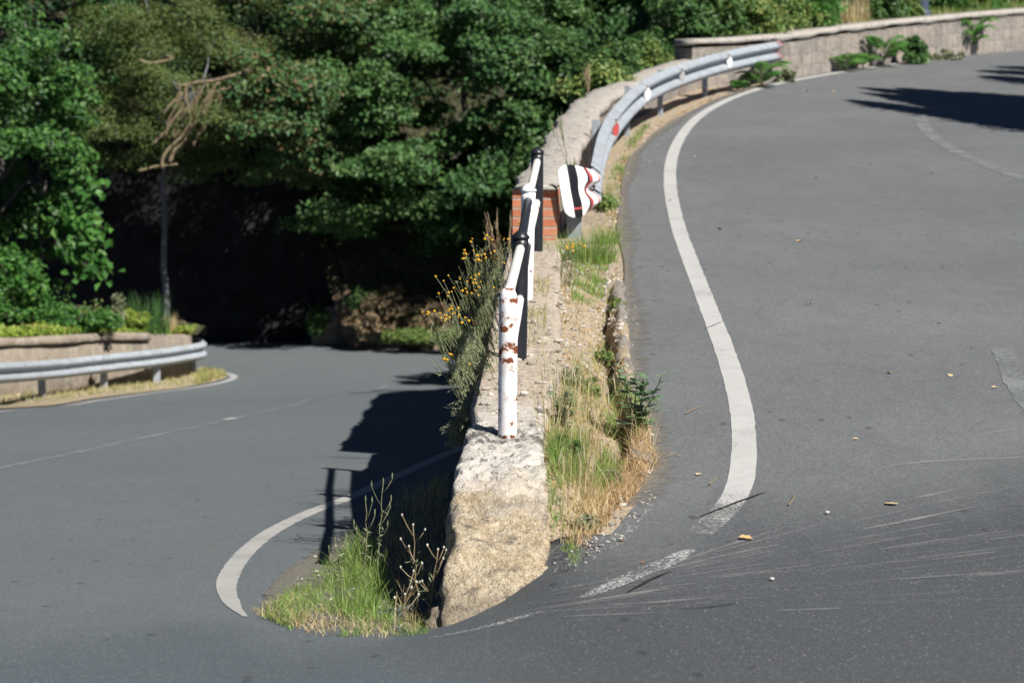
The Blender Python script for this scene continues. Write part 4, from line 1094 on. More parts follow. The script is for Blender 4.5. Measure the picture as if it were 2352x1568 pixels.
# ================================================================== TREES
tree('broadleaf_tree', 'bright green broadleaf tree at the left edge overhanging the weedy island wall', 'tree', (-9.6, 44.2, -2.5), (-9.45, 43.2, .9), (1.85, 1.5, 3.9), 'lf_left', 165, 160, .50, .13, 3, .17, thr=.06, flat=.42)
tree('broadleaf_tree', 'taller broadleaf tree in the upper left corner with blue green leaves', 'tree', (-10.5, 52.5, .2), (-9.7, 48.3, 2.2), (2.2, 1.8, 2.2), 'lf_deep', 140, 170, .52, .12, 4, .18, thr=.06, flat=.42)
fg = thing('fig_tree', 'fig tree with large drooping lit leaves at the right edge of the left foliage', 'tree', (-8.55, 43.6, -2.6)); r = np.random.default_rng(15); fm = MB(); C_ = []
fm.add(*tube(branch_path((-8.75, 43.7, -2.8), (-8.3, 43.0, -.2), r, .06, 8), np.linspace(.06, .025, 8), 7))
for k in range(16):
    q = branch_path((-8.5+.1*r.normal(), 43.3, -1.6+1.5*r.random()), at(82+26*r.random(), 170+110*r.random(), 42.6), r, .1, 7); fm.add(*tube(q, np.linspace(.018, .006, 7), 5)); C_.append(q[3:][r.integers(0, 4, 26)]+r.normal(size=(26, 3))*.11-[0, 0, .05])
C_ = np.vstack(C_); v, f = kite(C_, r.normal(size=C_.shape)*.5+[.35, -.7, .35], .22*(.6+.7*r.random(len(C_))), .13, r); obj('crown', v, f, M['lf_bright'], fg, smooth=False); fm.build('trunk', M['bark'], fg)
tb, rb = tree('pine_tree', 'slim trunked olive green tree with bare twisted branches before the dark rock wall', 'tree', (-6.98, 48.9, -3.93), (-6.7, 48.7, 1.85), (2.6, 2.5, 2.5), 'lf_olive', 270, 240, .50, .085, 5, .07, hollow=.25, tp=[at(166, 341, 48.9), at(166, 310, 48.9), at(162, 250, 48.8), at(165, 212, 48.7), at(162, 188, 48.5), at(164, 168, 48.2), at(168, 150, 47.8), at(184, 122, 47.4), at(192, 92, 47.2)], thr=.0, flat=.42, bark='barkpale', lw=.4)
tree('maple_tree', 'leafy tree with red brown tinged leaves right of the olive tree', 'tree', (-4.2, 53.5, .2), (-4.5, 48.8, 1.75), (1.9, 2.5, 2.6), 'lf_mixed', 130, 190, .56, .115, 6, .17, thr=.09, flat=.36)
tree('maple_tree', 'dark green tree whose lowest boughs hang deepest over the shaded wall', 'tree', (-2.6, 53.4, .2), (-2.85, 48.8, 1.0), (1.85, 2.6, 2.85), 'lf_mid', 130, 200, .60, .12, 7, .2, thr=.11, flat=.34)
tree('maple_tree', 'wide dark green tree above the brown bank and the yellow flowers', 'tree', (-.7, 53.4, .2), (-.8, 48.9, 1.1), (1.95, 2.6, 2.9), 'lf_deep', 130, 200, .58, .12, 8, .2, thr=.11, flat=.34)
tree('broadleaf_tree', 'dense green tree rising just left of the parapet and its brick end', 'tree', (1.0, 51.8, -1.0), (.75, 48.8, .9), (1.6, 2.2, 2.7), 'lf_mid', 130, 180, .52, .115, 9, .16, thr=.08, flat=.40)
tree('broadleaf_tree', 'green tree behind the rising parapet left of the guardrail reflectors', 'tree', (2.4, 50.2, -.6), (2.6, 48.0, 1.9), (1.6, 2.0, 2.0), 'lf_deep', 120, 170, .48, .115, 10, .15, thr=.08, flat=.40)
tree('broadleaf_tree', 'shaded tree at the top edge above the start of the bend wall', 'tree', (4.4, 52.0, 2.9), (4.3, 51.5, 4.0), (1.5, 1.5, 1.4), 'lf_deep', 110, 90, .4, .12, 12, .15)
# wood that closes the view behind
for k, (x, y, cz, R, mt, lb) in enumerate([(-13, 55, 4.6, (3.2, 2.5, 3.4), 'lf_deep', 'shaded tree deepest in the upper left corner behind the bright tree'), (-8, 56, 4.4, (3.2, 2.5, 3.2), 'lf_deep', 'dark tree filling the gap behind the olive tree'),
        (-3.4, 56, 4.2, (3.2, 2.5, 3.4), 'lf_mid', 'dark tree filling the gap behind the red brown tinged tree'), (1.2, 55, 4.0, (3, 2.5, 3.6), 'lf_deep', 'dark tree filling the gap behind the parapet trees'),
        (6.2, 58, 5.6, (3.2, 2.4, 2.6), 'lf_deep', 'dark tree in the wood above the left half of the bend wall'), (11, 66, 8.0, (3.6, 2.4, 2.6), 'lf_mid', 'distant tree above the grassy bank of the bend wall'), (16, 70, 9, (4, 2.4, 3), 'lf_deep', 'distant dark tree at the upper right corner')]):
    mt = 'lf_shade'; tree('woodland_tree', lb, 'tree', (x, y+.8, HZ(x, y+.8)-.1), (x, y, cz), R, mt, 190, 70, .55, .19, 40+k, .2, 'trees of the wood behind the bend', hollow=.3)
# bare hanging branches of the olive tree
hb = MB(); r = np.random.default_rng(5)
def strand(pts, d, r0, r1, k):
    P_ = smooth_path([at(a, b, d) for a, b in pts], .07, 2); m = len(P_); e = np.minimum(1, np.linspace(0, 4, m))[:, None]
    P_ = P_+e*.055*np.stack([fbm(P_+k, 2.6, 3, k), fbm(P_+k, 2.6, 3, k+50), .6*fbm(P_+k, 2.6, 3, k+90)], 1); hb.add(*tube(P_, np.linspace(r0, r1, m), 6)); return P_
strand([(250, 70), (235, 76), (215, 80), (198, 83), (178, 86)], 46.7, .05, .025, 1)
strand([(240, 84), (225, 88), (212, 92), (200, 104)], 46.7, .04, .02, 2)
strand([(138, 171), (150, 167), (163, 166), (178, 164)], 46.6, .03, .02, 3)
for k in range(18):
    u0 = 180+48*r.random(); v0 = 80+12*r.random(); dv = 18+60*r.random()**1.3; L_ = -.42*dv+r.normal()*5
    strand([(u0, v0), (u0+r.normal()*3, v0+dv*.3), (u0+L_*.55+r.normal()*3, v0+dv*.6), (u0+L_, v0+dv)], 46.6+.25*r.normal(), .010, .016+.014*r.random(), 10+k)
for k, pts in enumerate([[(186, 84), (187, 104), (191, 118), (184, 134), (169, 146), (161, 160), (163, 168)], [(218, 82), (206, 98), (196, 114), (191, 130), (186, 142), (174, 150), (170, 163)], [(165, 55), (178, 58), (150, 64), (140, 60)]]): strand(pts, 46.6+.0*k, .018, .040, 60+k)
hb.build('branch', M['barkpale'], tb)

# ================================================================== SHRUBS AND WEEDS
def shrub(name, label, base, c, R, mat, ncl, per, rc, leaf, seed, group=None, lw=.55, flat=.7, stems=6, cat='shrub'):
    r = np.random.default_rng(seed+300); t_ = thing(name, label, cat, base, group)
    CC, P_, Nn = crown_pts(c, R, ncl, per, rc, r, seed, -.5, .2, flat)
    v, f = kite(P_, Nn, leaf*(.6+.8*r.random(len(P_))), leaf*lw*(.7+.6*r.random(len(P_))), r)
    obj('foliage', v, f, M[mat], t_, smooth=False)
    mb = MB()
    for k in range(stems): mb.add(*tube(branch_path(np.asarray(base)-[0, 0, .05], CC[r.integers(len(CC))], r, .1, 5), np.linspace(.014, .004, 5), 5))
    mb.build('stem', M['stem'], t_); return t_
# behind the parapet and the bend wall
SH = [(560+70, 66, 36.5, .42, 'lf_shrub', 'yellow green shrub spilling over the parapet behind the guardrail bend'), (600, 88, 32.0, .34, 'lf_shrub', 'small pale shrub on the parapet top near its rough corner'), (656, 52, 38.5, .48, 'lf_mid', 'darker shrub leaning over the parapet below the bend wall start'), (690, 44, 39.8, .42, 'lf_mid', 'dark leafy shrub hiding the left end of the bend wall'),
      (612, 70, 35.0, .4, 'lf_mid', 'mid green shrub left of the yellow green parapet shrub')]
for k, (u, v_, y, R, mt, lb) in enumerate(SH):
    c = at(u, v_, y); bz = c-[0, 0, R*.9]
    shrub('shrub', lb, bz, c, (R*1.5, R, R), mt, 46, 70, .17, .085, 20+k, 'shrubs along the parapet')
SB = [(704, 22, 42.3, .7, 'lf_mid', 'leafy green shrub behind the left end of the bend wall coping'), (735, 21, 43.3, .62, 'lf_shrub', 'pale green shrub behind the bend wall next to the dry grass'), (762, 16, 44.5, .75, 'lf_shrub', 'straw tinged tall shrub behind the bend wall above the guardrail end'), (797, 18, 45.5, .6, 'lf_bright', 'bright ferny shrub behind the middle of the bend wall'),
      (818, 8, 48.5, .9, 'lf_deep', 'dark shrub standing behind the ferny one'), (846, 6, 49.5, .85, 'lf_mid', 'green shrub left of the pale grass stalks on the bank'), (884, 6, 50.0, .7, 'lf_mid', 'rounded shrub on the bank left of the blue grey pole'), (896, 15, 48.5, .34, 'lf_shrub', 'low grey green shrub at the foot of the blue grey pole'), (960, 0, 55, .9, 'lf_bright', 'bright shrub high on the bank right of the blue grey pole'), (775, 3, 50, 1.0, 'lf_deep', 'large dark shrub at the top edge above the guardrail end'), (1010, -6, 58, 1.0, 'lf_shrub', 'pale shrub at the top right corner')]
def bank_at(u, off):
    d = ray(u, 30)
    for y in np.linspace(36, 75, 800):
        x = d[0]*y
        if y > float(ystart(x))+off: return np.array([x, y, HZ(x, y)])
for k, (u, v_, y, R, mt, lb) in enumerate(SB):
    bz = bank_at(u, [1.0, .8, 1.3, .8, 2.6, 2.2, 2.0, 1.0, 3.5, 2.8, 4.5][k]+.3*R); c = bz+[0, 0, R*.55]
    shrub('shrub', lb, bz, c, (R*1.25, R, R), mt, 60, 75, .22, .10, 60+k, 'shrubs on the bank behind the bend wall')
# long grass on that bank
def bank_grass(name, n, xr, dr, h0, h1, mat, seed, w=.018):
    r = np.random.default_rng(seed); x = xr[0]+(xr[1]-xr[0])*r.random(n); y = ystart(x)+dr[0]+(dr[1]-dr[0])*r.random(n)**1.3
    z = np.array([HZ(a, b) for a, b in zip(x, y)])-.03; a = r.random(n)*6.28; ln = .7*r.random(n)
    v, f = blades(np.stack([x, y, z], 1), h0+(h1-h0)*r.random(n), w*(.6+.8*r.random(n)), np.stack([np.cos(a)*ln, np.sin(a)*ln], 1), r, 2)
    return tag(obj(name, v, f, M[mat], smooth=False), kind='stuff')
bank_grass('bank_grass', 30000, (3.2, 22), (.15, 10), .06, .24, 'gr_green', 5)
bank_grass('dry_bank_grass', 7000, (3.6, 22), (.05, 3), .05, .20, 'gr_dry', 6)
def spindle(a, b, R, seed=0, n=6, m=9):
    a = np.asarray(a, float); b = np.asarray(b, float); t_ = np.linspace(0, 1, m)[:, None]
    P_ = a+(b-a)*t_; v, f = tube(P_, R*np.clip(np.sin(math.pi*(t_[:, 0]*.86+.08)), .12, 1), n)
    v = np.asarray(v); return v+R*.8*np.stack([fbm(v, 60/max(R, .006)*.006, 2, seed), fbm(v+5, 60/max(R, .006)*.006, 2, seed), 0*v[:, 0]], 1), f
def grass_tuft(name, label, base, rad_, n, h0, h1, mat, seed, w=.006, bend=.7, cat='grass tuft', group=None, dirx=0, seeds=0):
    r = np.random.default_rng(seed+900); t_ = thing(name, label, cat, base, group)
    a = r.random(n)*6.28; q = rad_*r.random(n)**.6; P_ = np.asarray(base)+np.stack([np.cos(a)*q, np.sin(a)*q, np.full(n, -.015)], 1)
    b = r.random(n)*6.28; ln = bend*r.random(n)**.8; lean = np.stack([np.cos(a)*ln*.6+np.cos(b)*ln*.4+dirx, np.sin(a)*ln*.6+np.sin(b)*ln*.4], 1)
    hh = h0+(h1-h0)*r.random(n)
    v, f = blades(P_, hh, w*(.6+.8*r.random(n)), lean, r, 4); obj('blades', v, f, M[mat], t_, smooth=False)
    if seeds:
        tips = v.reshape(n, -1, 3)[:, -1]
        for k in r.choice(n, min(seeds, n), False):
            q_ = (w/.0036)**.5; obj('seed_head', *spindle(tips[k]+[0, 0, .01], tips[k]+[r.normal()*.012, r.normal()*.012, -.085*q_], .0034*q_, int(k)), M['seed'], t_, smooth=False)
    return t_
for k, (u, v_, y, lb) in enumerate([(861, 22, 47.0, 'pale dry grass plume behind the middle of the bend wall'), (848, 24, 46.6, 'shorter pale grass plume left of the dry grass plume')]):
    c = bank_at(u, .5); grass_tuft('grass_plume', lb, c, .14, 120, .3, .75-.2*k, 'gr_dry', 5+k, .02, .4, group='dry plumes behind the bend wall', seeds=16)

# plants growing from the foot of the bend wall
def pinnate_plant(name, label, base, nfr, length, lf, seed, mat='lf_bright', spread=.9, group=None, up=.8):
    r = np.random.default_rng(seed+500); t_ = thing(name, label, 'weed', base, group); base = np.asarray(base, float)
    C_, N_, L_ = [], [], []; mb = MB(); top = base+[0, 0, length*.35]
    mb.add(*tube(branch_path(base-[0, 0, .05], top, r, .05, 5), np.linspace(.014, .009, 5), 6))
    vv, ff, n0 = [], [], 0
    for k in range(nfr):
        az = 6.28*k/nfr+r.normal()*.4; L = length*(.6+.5*r.random()); s0 = base+[0, 0, length*(.05+.35*r.random())]
        tt_ = np.linspace(0, 1, 13); d = np.array([math.cos(az), math.sin(az), 0])
        P_ = s0+d*(spread*L*tt_**1.05)[:, None]+np.array([0, 0, 1.0])*(L*up*(tt_-.62*tt_**2.2))[:, None]
        mb.add(*tube(P_, np.linspace(.006, .002, 13), 4)); T = np.gradient(P_, axis=0); T /= np.linalg.norm(T, axis=1)[:, None]; sd = np.cross(T, [0, 0, 1]); sd /= np.linalg.norm(sd, axis=1)[:, None]+1e-9
        for i in range(2, 13):
            for s in (-1, 1):
                w_ = lf*(.55+.45*math.sin(math.pi*(i-1)/12.5)); ax = sd[i]*s*.85+T[i]*.45+np.array([0, 0, -.28]); ax /= np.linalg.norm(ax); nn = np.cross(ax, T[i])*s; nn /= np.linalg.norm(nn)+1e-9; bb = np.cross(nn, ax)
                a = P_[i]; vv += [a, a+ax*w_*.4+bb*w_*.19, a+ax*w_, a+ax*w_*.4-bb*w_*.19]; ff.append([n0, n0+1, n0+2, n0+3]); n0 += 4
    obj('foliage', np.array(vv), np.array(ff), M[mat], t_, smooth=False); mb.build('stem', M['stem'], t_); return t_
def wallfoot(u, v_): 
    p = on(u, v_, ZU); return p
pinnate_plant('ailanthus_weed', 'tall ferny weed with long drooping fronds furthest right against the bend wall', wallfoot(970, 54.5), 14, .84, .18, 1, spread=.62, up=1.15, group='ferny weeds at the foot of the bend wall')
pinnate_plant('ailanthus_weed', 'spreading ferny weed at the middle of the bend wall left of the dark bush', wallfoot(884, 66.5), 15, .70, .16, 2, spread=.75, up=.95, group='ferny weeds at the foot of the bend wall')
pinnate_plant('ailanthus_weed', 'low sprawling ferny weed nearest the guardrail end at the bend wall', wallfoot(846, 71), 13, .46, .13, 3, spread=.95, up=.8, group='ferny weeds at the foot of the bend wall')
pinnate_plant('ailanthus_weed', 'low ferny weed joined to the sprawling one on its right', wallfoot(863, 69), 11, .42, .13, 4, spread=.8, up=.85, group='ferny weeds at the foot of the bend wall')
p = wallfoot(914, 64); shrub('wall_bush', 'compact dark green bush against the bend wall between two ferny weeds', p, p+[0, .05, .25], (.22, .2, .25), 'lf_mid', 30, 60, .10, .10, 7, stems=4)
p = wallfoot(942, 60); shrub('wall_weed', 'low pale weed with yellow leaves at the foot of the bend wall', p, p+[0, .05, .08], (.4, .15, .09), 'lf_grey', 22, 40, .07, .07, 8, cat='weed')
p = on(762, 88, VZ); pinnate_plant('green_weed', 'bright green weed under the far end of the upper guardrail', p, 13, .55, .15, 9, spread=.8, up=.9, group='weeds under the upper guardrail')
p = on(738, 92, VZ); pinnate_plant('green_weed', 'smaller green weed in the shade under the upper guardrail', p, 10, .26, .10, 10, spread=.8, up=.9, group='weeds under the upper guardrail')
p = on(785, 83, VZ); shrub('wall_weed', 'thin grey green weed beside the last guardrail post at the bend wall', p, p+[0, .05, .12], (.16, .12, .14), 'lf_grey', 16, 40, .07, .07, 11, cat='weed')

# ---- flowering clumps on the left edge of the retaining wall
ball_v, ball_f = lump((0, 0, 0), (.0095, .0095, .007), 2, .15, 8, 6, 1.0)
def flower_clump(label, base, n, hh, lx, seed, nfl, nleaf=240, R=.16, dy=.0, mat='lf_grey', fl='flower_y'):
    r = np.random.default_rng(seed+700); t_ = thing('flowering_weed', label, 'flowering weed', base, 'flowering weeds along the wall edge'); base = np.asarray(base, float)
    sv, sf, n0 = [], [], 0; tips = []; C_ = []
    for k in range(n):
        a = r.random()*6.28; q = R*r.random()**.6; s0 = base+[math.cos(a)*q*.7, math.sin(a)*q*1.3, -.03]
        h = hh*(.55+.5*r.random()); e = s0+[lx*h*(.6+.8*r.random())+r.normal()*.10*h, dy*h+r.normal()*.2*h, h]
        m = (s0+e)/2+[lx*h*.06+r.normal()*.02, r.normal()*.02, .03]
        tt_ = np.linspace(0, 1, 7)[:, None]; P_ = s0*(1-tt_)**2+2*m*tt_*(1-tt_)+e*tt_**2
        v, f = tube(P_, np.linspace(.0024, .0014, 7), 3, False); sv.append(v); sf += [[i+n0 for i in g] for g in f]; n0 += len(v); tips.append(P_[-1])
        C_.append(P_[r.integers(0, 7, size=max(1, nleaf//n))])
        if r.random() < .6:
            e2 = P_[4]+[lx*.2*h+r.normal()*.03, r.normal()*.03, .25*h]; v, f = tube([P_[4], (P_[4]+e2)/2+[0, 0, .01], e2], [.0016, .0014, .001], 3, False); sv.append(v); sf += [[i+n0 for i in g] for g in f]; n0 += len(v); tips.append(e2)
    obj('stem', np.vstack(sv), sf, M['stem'], t_)
    C_ = np.vstack(C_)+r.normal(size=(sum(map(len, C_)), 3))*.012
    v, f = kite(C_, r.normal(size=C_.shape)+[0, -.4, .5], .030*(.6+.8*r.random(len(C_))), .0065, r); obj('foliage', v, f, M[mat], t_, smooth=False)
    first = None; tips = sorted(tips, key=lambda q: -q[2])
    for k, q in enumerate(tips[:nfl]):
        if first is None:
            first = obj('flower', ball_v+q, ball_f, M[fl], t_)
            first.data.transform(__import__('mathutils').Matrix.Translation(-Vector(q-base))); first.location = tuple(q-base)
        else:
            o = first.copy(); COL.objects.link(o); o.parent = t_; o.location = tuple(q-base)
        o_ = first if k == 0 else o
        o_.rotation_euler = (r.normal()*.5, r.normal()*.5, r.random()*6)
        s_ = .62+.5*r.random(); o_.scale = (s_, s_, s_)
    return t_
def wl(y, off=-.2): return np.array([float(xw(y))+off, y, float(wtop(y))-.03])
FC = [(13.0, -.21, 46, .40, -.42, 26, 'dense yellow flowered weed nearest the front of the wall edge'), (13.9, -.20, 50, .44, -.34, 30, 'tall yellow flowered weed behind the rusty post on the wall edge'), (14.9, -.19, 46, .42, -.22, 26, 'yellow flowered weed left of the first black post'), (15.9, -.19, 36, .38, -.12, 18, 'yellow flowered weed just below the brick end'),
      (12.45, -.20, 22, .26, -.55, 6, 'sparse hanging weed with few yellow buttons low on the wall edge')]
for k, (y, off, n, hh, lx, nf, lb) in enumerate(FC): flower_clump(lb, wl(y, off), n, hh, lx, k, nf, 240 if k < 4 else 160, .2 if k < 4 else .1)
flower_clump('small yellow flowered weed between the railing and the striped plate', np.array([float(xw(16.6))+.22, 16.6, VZ(float(xw(16.6))+.22, 16.6)]), 18, .30, .15, 11, 12, 110, .12)
flower_clump('small yellow flowered weed at the foot of the brick end', np.array([float(xw(18.6))+.02, 18.6, float(wtop(18.6))]), 16, .28, -.1, 12, 9, 90, .12)
# hanging stems below the edge
shrub('hanging_weed', 'green feathery weed hanging over the left wall edge above the shadow', wl(12.35, -.22), wl(12.35, -.22)+[-.06, -.05, -.10], (.07, .16, .12), 'lf_grey', 26, 26, .035, .03, 31, lw=.25, stems=5, cat='weed')
shrub('wall_weed', 'mixed grey green weed filling the wall edge under the yellow flowers', wl(13.6, -.20), wl(13.6, -.20)+[-.07, 0, .03], (.09, .95, .12), 'lf_grey', 80, 26, .06, .04, 32, lw=.22, stems=20, cat='weed')
# brown dock spike left of the brick end
def dock(label, base, hh, n, seed, mat='lf_brown', lx=-.2, k_=46):
    r = np.random.default_rng(seed+1200); t_ = thing('dock_weed', label, 'weed', base, 'dock weeds with seed spikes'); mb = MB(); C_ = []
    for k in range(n):
        e = np.asarray(base)+[lx*hh*r.random()+r.normal()*.05, r.normal()*.05, hh*(.6+.4*r.random())]; P_ = branch_path(np.asarray(base)-[0, 0, .03], e, r, .06, 7); mb.add(*tube(P_, np.linspace(.004, .002, 7), 4))
        q = P_[3:][r.integers(0, 4, k_)]; C_.append(q+r.normal(size=(k_, 3))*[.012, .012, .03])
    mb.build('stem', M['drystem'], t_)
    for k, q in enumerate(C_): obj('seed_spike', *spindle(q[np.argmin(q[:, 2])], q[np.argmax(q[:, 2])]+[0, 0, .01], .0065, k, 7, 12), M[mat], t_, smooth=False)
dock('brown seedy dock spike standing left of the brick end', np.array([float(xw(19.3))-.26, 19.3, float(wtop(19.3))-.25]), .55, 7, 1)
dock('green dock with dense seed spikes in the shade behind the striped plate', np.array([.52, 21.4, VZ(.52, 21.4)]), .48, 8, 2, 'lf_mid', .05, 60)
dock('thin dry weed leaning over the parapet top', np.array([.50, 22.2, float(ptop(22.2))-.02]), .40, 3, 3, 'lf_grey', -.6, 20)
dock('reddish dry weed on the broken corner of the parapet', at(588, 92, 29.4), .35, 6, 4, 'lf_brown', 0, 40)

# ---- grass of the verge (uncountable)
A_ = [(1258, 960), (1300, 890), (1380, 870), (1430, 905), (1490, 980), (1512, 1070), (1440, 1145), (1390, 1205), (1320, 1262), (1282, 1180), (1252, 1060)]
grass('verge_grass', [(A_, 560, .03, .12, .0048, 1.1, .45), ([(1255, 960), (1300, 900), (1370, 900), (1390, 1060), (1330, 1150), (1275, 1120)], 260, .05, .22, .0042, .7, .4),
      ([(1300, 880), (1330, 800), (1400, 800), (1395, 880)], 320, .03, .10, .005, 1., .4), ([(1375, 780), (1395, 640), (1420, 640), (1410, 780)], 260, .02, .08, .005, 1., .35)], 'gr_mix', 21, VZ, verge_z)
grass('verge_grass_green', [([(1255, 1060), (1300, 1000), (1350, 1020), (1345, 1110), (1290, 1130)], 1100, .04, .16, .0045, .9, .2), ([(1355, 1120), (1390, 1050), (1430, 1080), (1410, 1130)], 800, .04, .14, .0045, .8, .2), ([(1390, 1000), (1400, 900), (1440, 890), (1490, 960), (1480, 1010)], 700, .03, .14, .005, .9, .2), ([(1258, 1230), (1256, 990), (1280, 990), (1300, 1230)], 320, .03, .10, .0045, 1., .2), ([(1380, 500), (1400, 400), (1440, 335), (1452, 350), (1425, 420), (1415, 520)], 520, .03, .11, .006, 1., .45),
      ([(1310, 700), (1320, 610), (1400, 610), (1385, 700)], 800, .03, .11, .006, 1.1, .4), ([(1225, 700), (1240, 560), (1290, 560), (1290, 690)], 420, .04, .12, .005, .9, .4), ([(1440, 330), (1480, 285), (1495, 290), (1455, 345)], 260, .04, .12, .007, 1., .4), ([(1285, 1262), (1312, 1240), (1340, 1290), (1316, 1300)], 110, .02, .06, .004, 1.2, .0)], 'gr_green', 22, VZ, verge_z)
grass('verge_thatch', [(A_, 1900, .02, .07, .0048, 2.6, .25), ([(1235, 760), (1240, 640), (1360, 640), (1400, 760), (1390, 870), (1290, 880)], 600, .015, .05, .0045, 2.6, .35), ([(1380, 560), (1400, 420), (1432, 400), (1425, 560)], 260, .02, .06, .006, 2.4, .3)], 'gr_dry', 29, VZ, verge_z)
grass('wall_top_weeds', [([(1195, 800), (1215, 640), (1262, 640), (1255, 820)], 260, .03, .13, .0045, 1., .3), ([(1110, 860), (1130, 800), (1180, 810), (1180, 850)], 60, .02, .06, .0045, 1., .3)], 'gr_mix', 27, lambda x, y: float(wtop(y)))
grass('verge_grass_brown', [([(1380, 1160), (1420, 1050), (1490, 1000), (1516, 1075), (1450, 1155)], 1500, .03, .13, .0040, 1.5, .2), ([(1300, 1250), (1340, 1140), (1400, 1140), (1400, 1205), (1340, 1262)], 600, .02, .10, .004, 1.4, .2)], 'gr_brown', 28, VZ, verge_z)
grass('verge_grass_dry', [([(1285, 1250), (1300, 1080), (1370, 1080), (1400, 1200), (1330, 1260)], 480, .03, .14, .0040, 1.1, .35), (A_, 260, .08, .30, .0034, .8, .3),
      ([(1225, 760), (1235, 620), (1290, 640), (1360, 760), (1330, 860), (1240, 850)], 420, .03, .13, .004, 1., .4), ([(1350, 930), (1370, 800), (1440, 800), (1450, 930)], 260, .03, .12, .004, 1.1, .4)], 'gr_dry', 23, VZ, verge_z)
# left dirt pocket
grass('pocket_grass', [([(600, 1418), (660, 1370), (740, 1310), (800, 1280), (880, 1340), (900, 1450), (800, 1462), (690, 1456)], 3600, .02, .10, .0045, 1.2, .3), ([(740, 1350), (800, 1265), (860, 1250), (890, 1340), (860, 1430), (780, 1430)], 1300, .06, .20, .0045, .7, .3), ([(880, 1460), (890, 1390), (960, 1390), (1010, 1420), (980, 1455)], 600, .01, .06, .004, 1.1, .3)], 'gr_green', 24, ZR)
grass('pocket_grass_dry', [([(600, 1415), (660, 1380), (900, 1440), (1000, 1410), (1000, 1440), (880, 1463), (720, 1460)], 900, .02, .09, .004, 1.3, .3), ([(900, 1440), (940, 1360), (1000, 1350), (1010, 1410)], 240, .04, .15, .0035, .8, .3), ([(575, 1405), (620, 1375), (650, 1390), (610, 1420)], 160, .01, .04, .004, 1.4, .3)], 'gr_dry', 25, ZR)
grass('shaded_weeds', [([(860, 1330), (880, 1180), (960, 1130), (1030, 1090), (1020, 1250), (1000, 1380), (900, 1420)], 1200, .03, .20, .005, .9, .3)], 'gr_mix', 26, ZR)
# left island
r = np.random.default_rng(31)
n = 9000; x = -14+8.2*r.random(n); yb = np.interp(x, ipath[:, 0], ipath[:, 1]); y = yb-.15+r.random(n)**1.5*1.8*np.interp(x, [-8, -6], [1, .5]); z = np.array([IZ(a, b) for a, b in zip(x, y)])
v, f = kite(np.stack([x, y, z+.02+.10*r.random(n)*np.clip(1+fbm(np.stack([x, y, z], 1), 1.5, 3, 3)*1.5, .2, 2)], 1), r.normal(size=(n, 3))*.5+[0, -.3, 1], .085*(.6+.8*r.random(n)), .06, r)
tag(obj('ground_cover', v, f, M['lf_lime'], smooth=False), kind='stuff')
def island_at(u, dy=.25):
    d = ray(u, 335); 
    for y in np.linspace(37, 46, 400):
        x = d[0]*y
        if y > np.interp(x, ipath[:, 0], ipath[:, 1])+dy: return np.array([x, y, IZ(x, y)])
grass_tuft('grass_tuft', 'tall blue green grass clump near the right end of the island wall', island_at(146, .3), .42, 420, .25, .78, 'lf_deep', 1, .016, .5, group='grass clumps on the island wall')
grass_tuft('grass_tuft', 'short straw coloured grass tuft at the right end of the island wall', island_at(170, .12), .13, 160, .15, .42, 'gr_dry', 2, .014, .4, group='grass clumps on the island wall')
p = island_at(118, .3); shrub('island_weed', 'upright grey green weed spike in the middle of the island wall top', p, p+[.02, 0, .40], (.10, .1, .42), 'lf_grey', 26, 36, .08, .06, 41, stems=3, cat='weed')
p = island_at(92, .35); shrub('island_weed', 'bushy green weed left of the upright spike on the island wall', p, p+[.05, 0, .22], (.45, .2, .2), 'lf_bright', 40, 40, .10, .07, 42, stems=5, cat='weed')
p = island_at(131, .3); shrub('island_weed', 'yellow green leafy weed right of the upright spike on the island wall', p, p+[0, 0, .2], (.28, .2, .2), 'lf_lime', 26, 40, .09, .07, 43, stems=5, cat='weed')
p = island_at(20, .6); shrub('island_bush', 'bright lime bush at the left edge under the bright tree', p, p+[-.3, .3, .75], (.75, .5, .75), 'lf_bright', 90, 60, .2, .11, 44, stems=8)
p = island_at(62, .5); shrub('island_bush', 'low bright green bush on the island wall under the tree boughs', p, p+[0, .2, .22], (.9, .4, .25), 'lf_bright', 70, 50, .15, .09, 45, stems=6)
p = island_at(178, .05); shrub('island_weed', 'dark dry weed trailing over the right end of the island wall', p, p+[.1, .05, -.1], (.12, .12, .35), 'lf_brown', 22, 24, .07, .05, 46, stems=5, cat='weed')
bw = thing('bent_twig', 'grey bent twig arching out of the weeds on the island wall', 'twig', island_at(67, .3)); P_ = smooth_path([at(a, b, bw.location.y) for a, b in [(66, 335), (72, 322), (83, 314), (98, 304)]], .06, 2); obj('stem', *tube(P_, np.linspace(.016, .008, len(P_)), 6), M['bark'], bw)
q = P_[-6:][r.integers(0, 6, 60)]+r.normal(size=(60, 3))*.06; v, f = kite(q, r.normal(size=(60, 3)), .07, .04, r); obj('foliage', v, f, M['lf_shrub'], bw, smooth=False)
r = np.random.default_rng(33)
def straw(n, poly, h0, h1, mat, nm, sd):
    q = np.random.default_rng(sd); G_ = np.array([on(a, b, ZL)[:2] for a, b in poly]); lo, hi = G_.min(0), G_.max(0); P_ = lo+(hi-lo)*q.random((n*5, 2)); P_ = P_[inpoly(P_, G_)][:n]; n_ = len(P_)
    a = q.random(n_)*6.28; ln = .9*q.random(n_); v, f = blades(np.c_[P_, zlx(P_[:, 0], P_[:, 1])+.03], h0+(h1-h0)*q.random(n_), .018*(.6+.8*q.random(n_)), np.stack([np.cos(a)*ln, np.sin(a)*ln], 1), q, 2); tag(obj(nm, v, f, M[mat], smooth=False), kind='stuff')
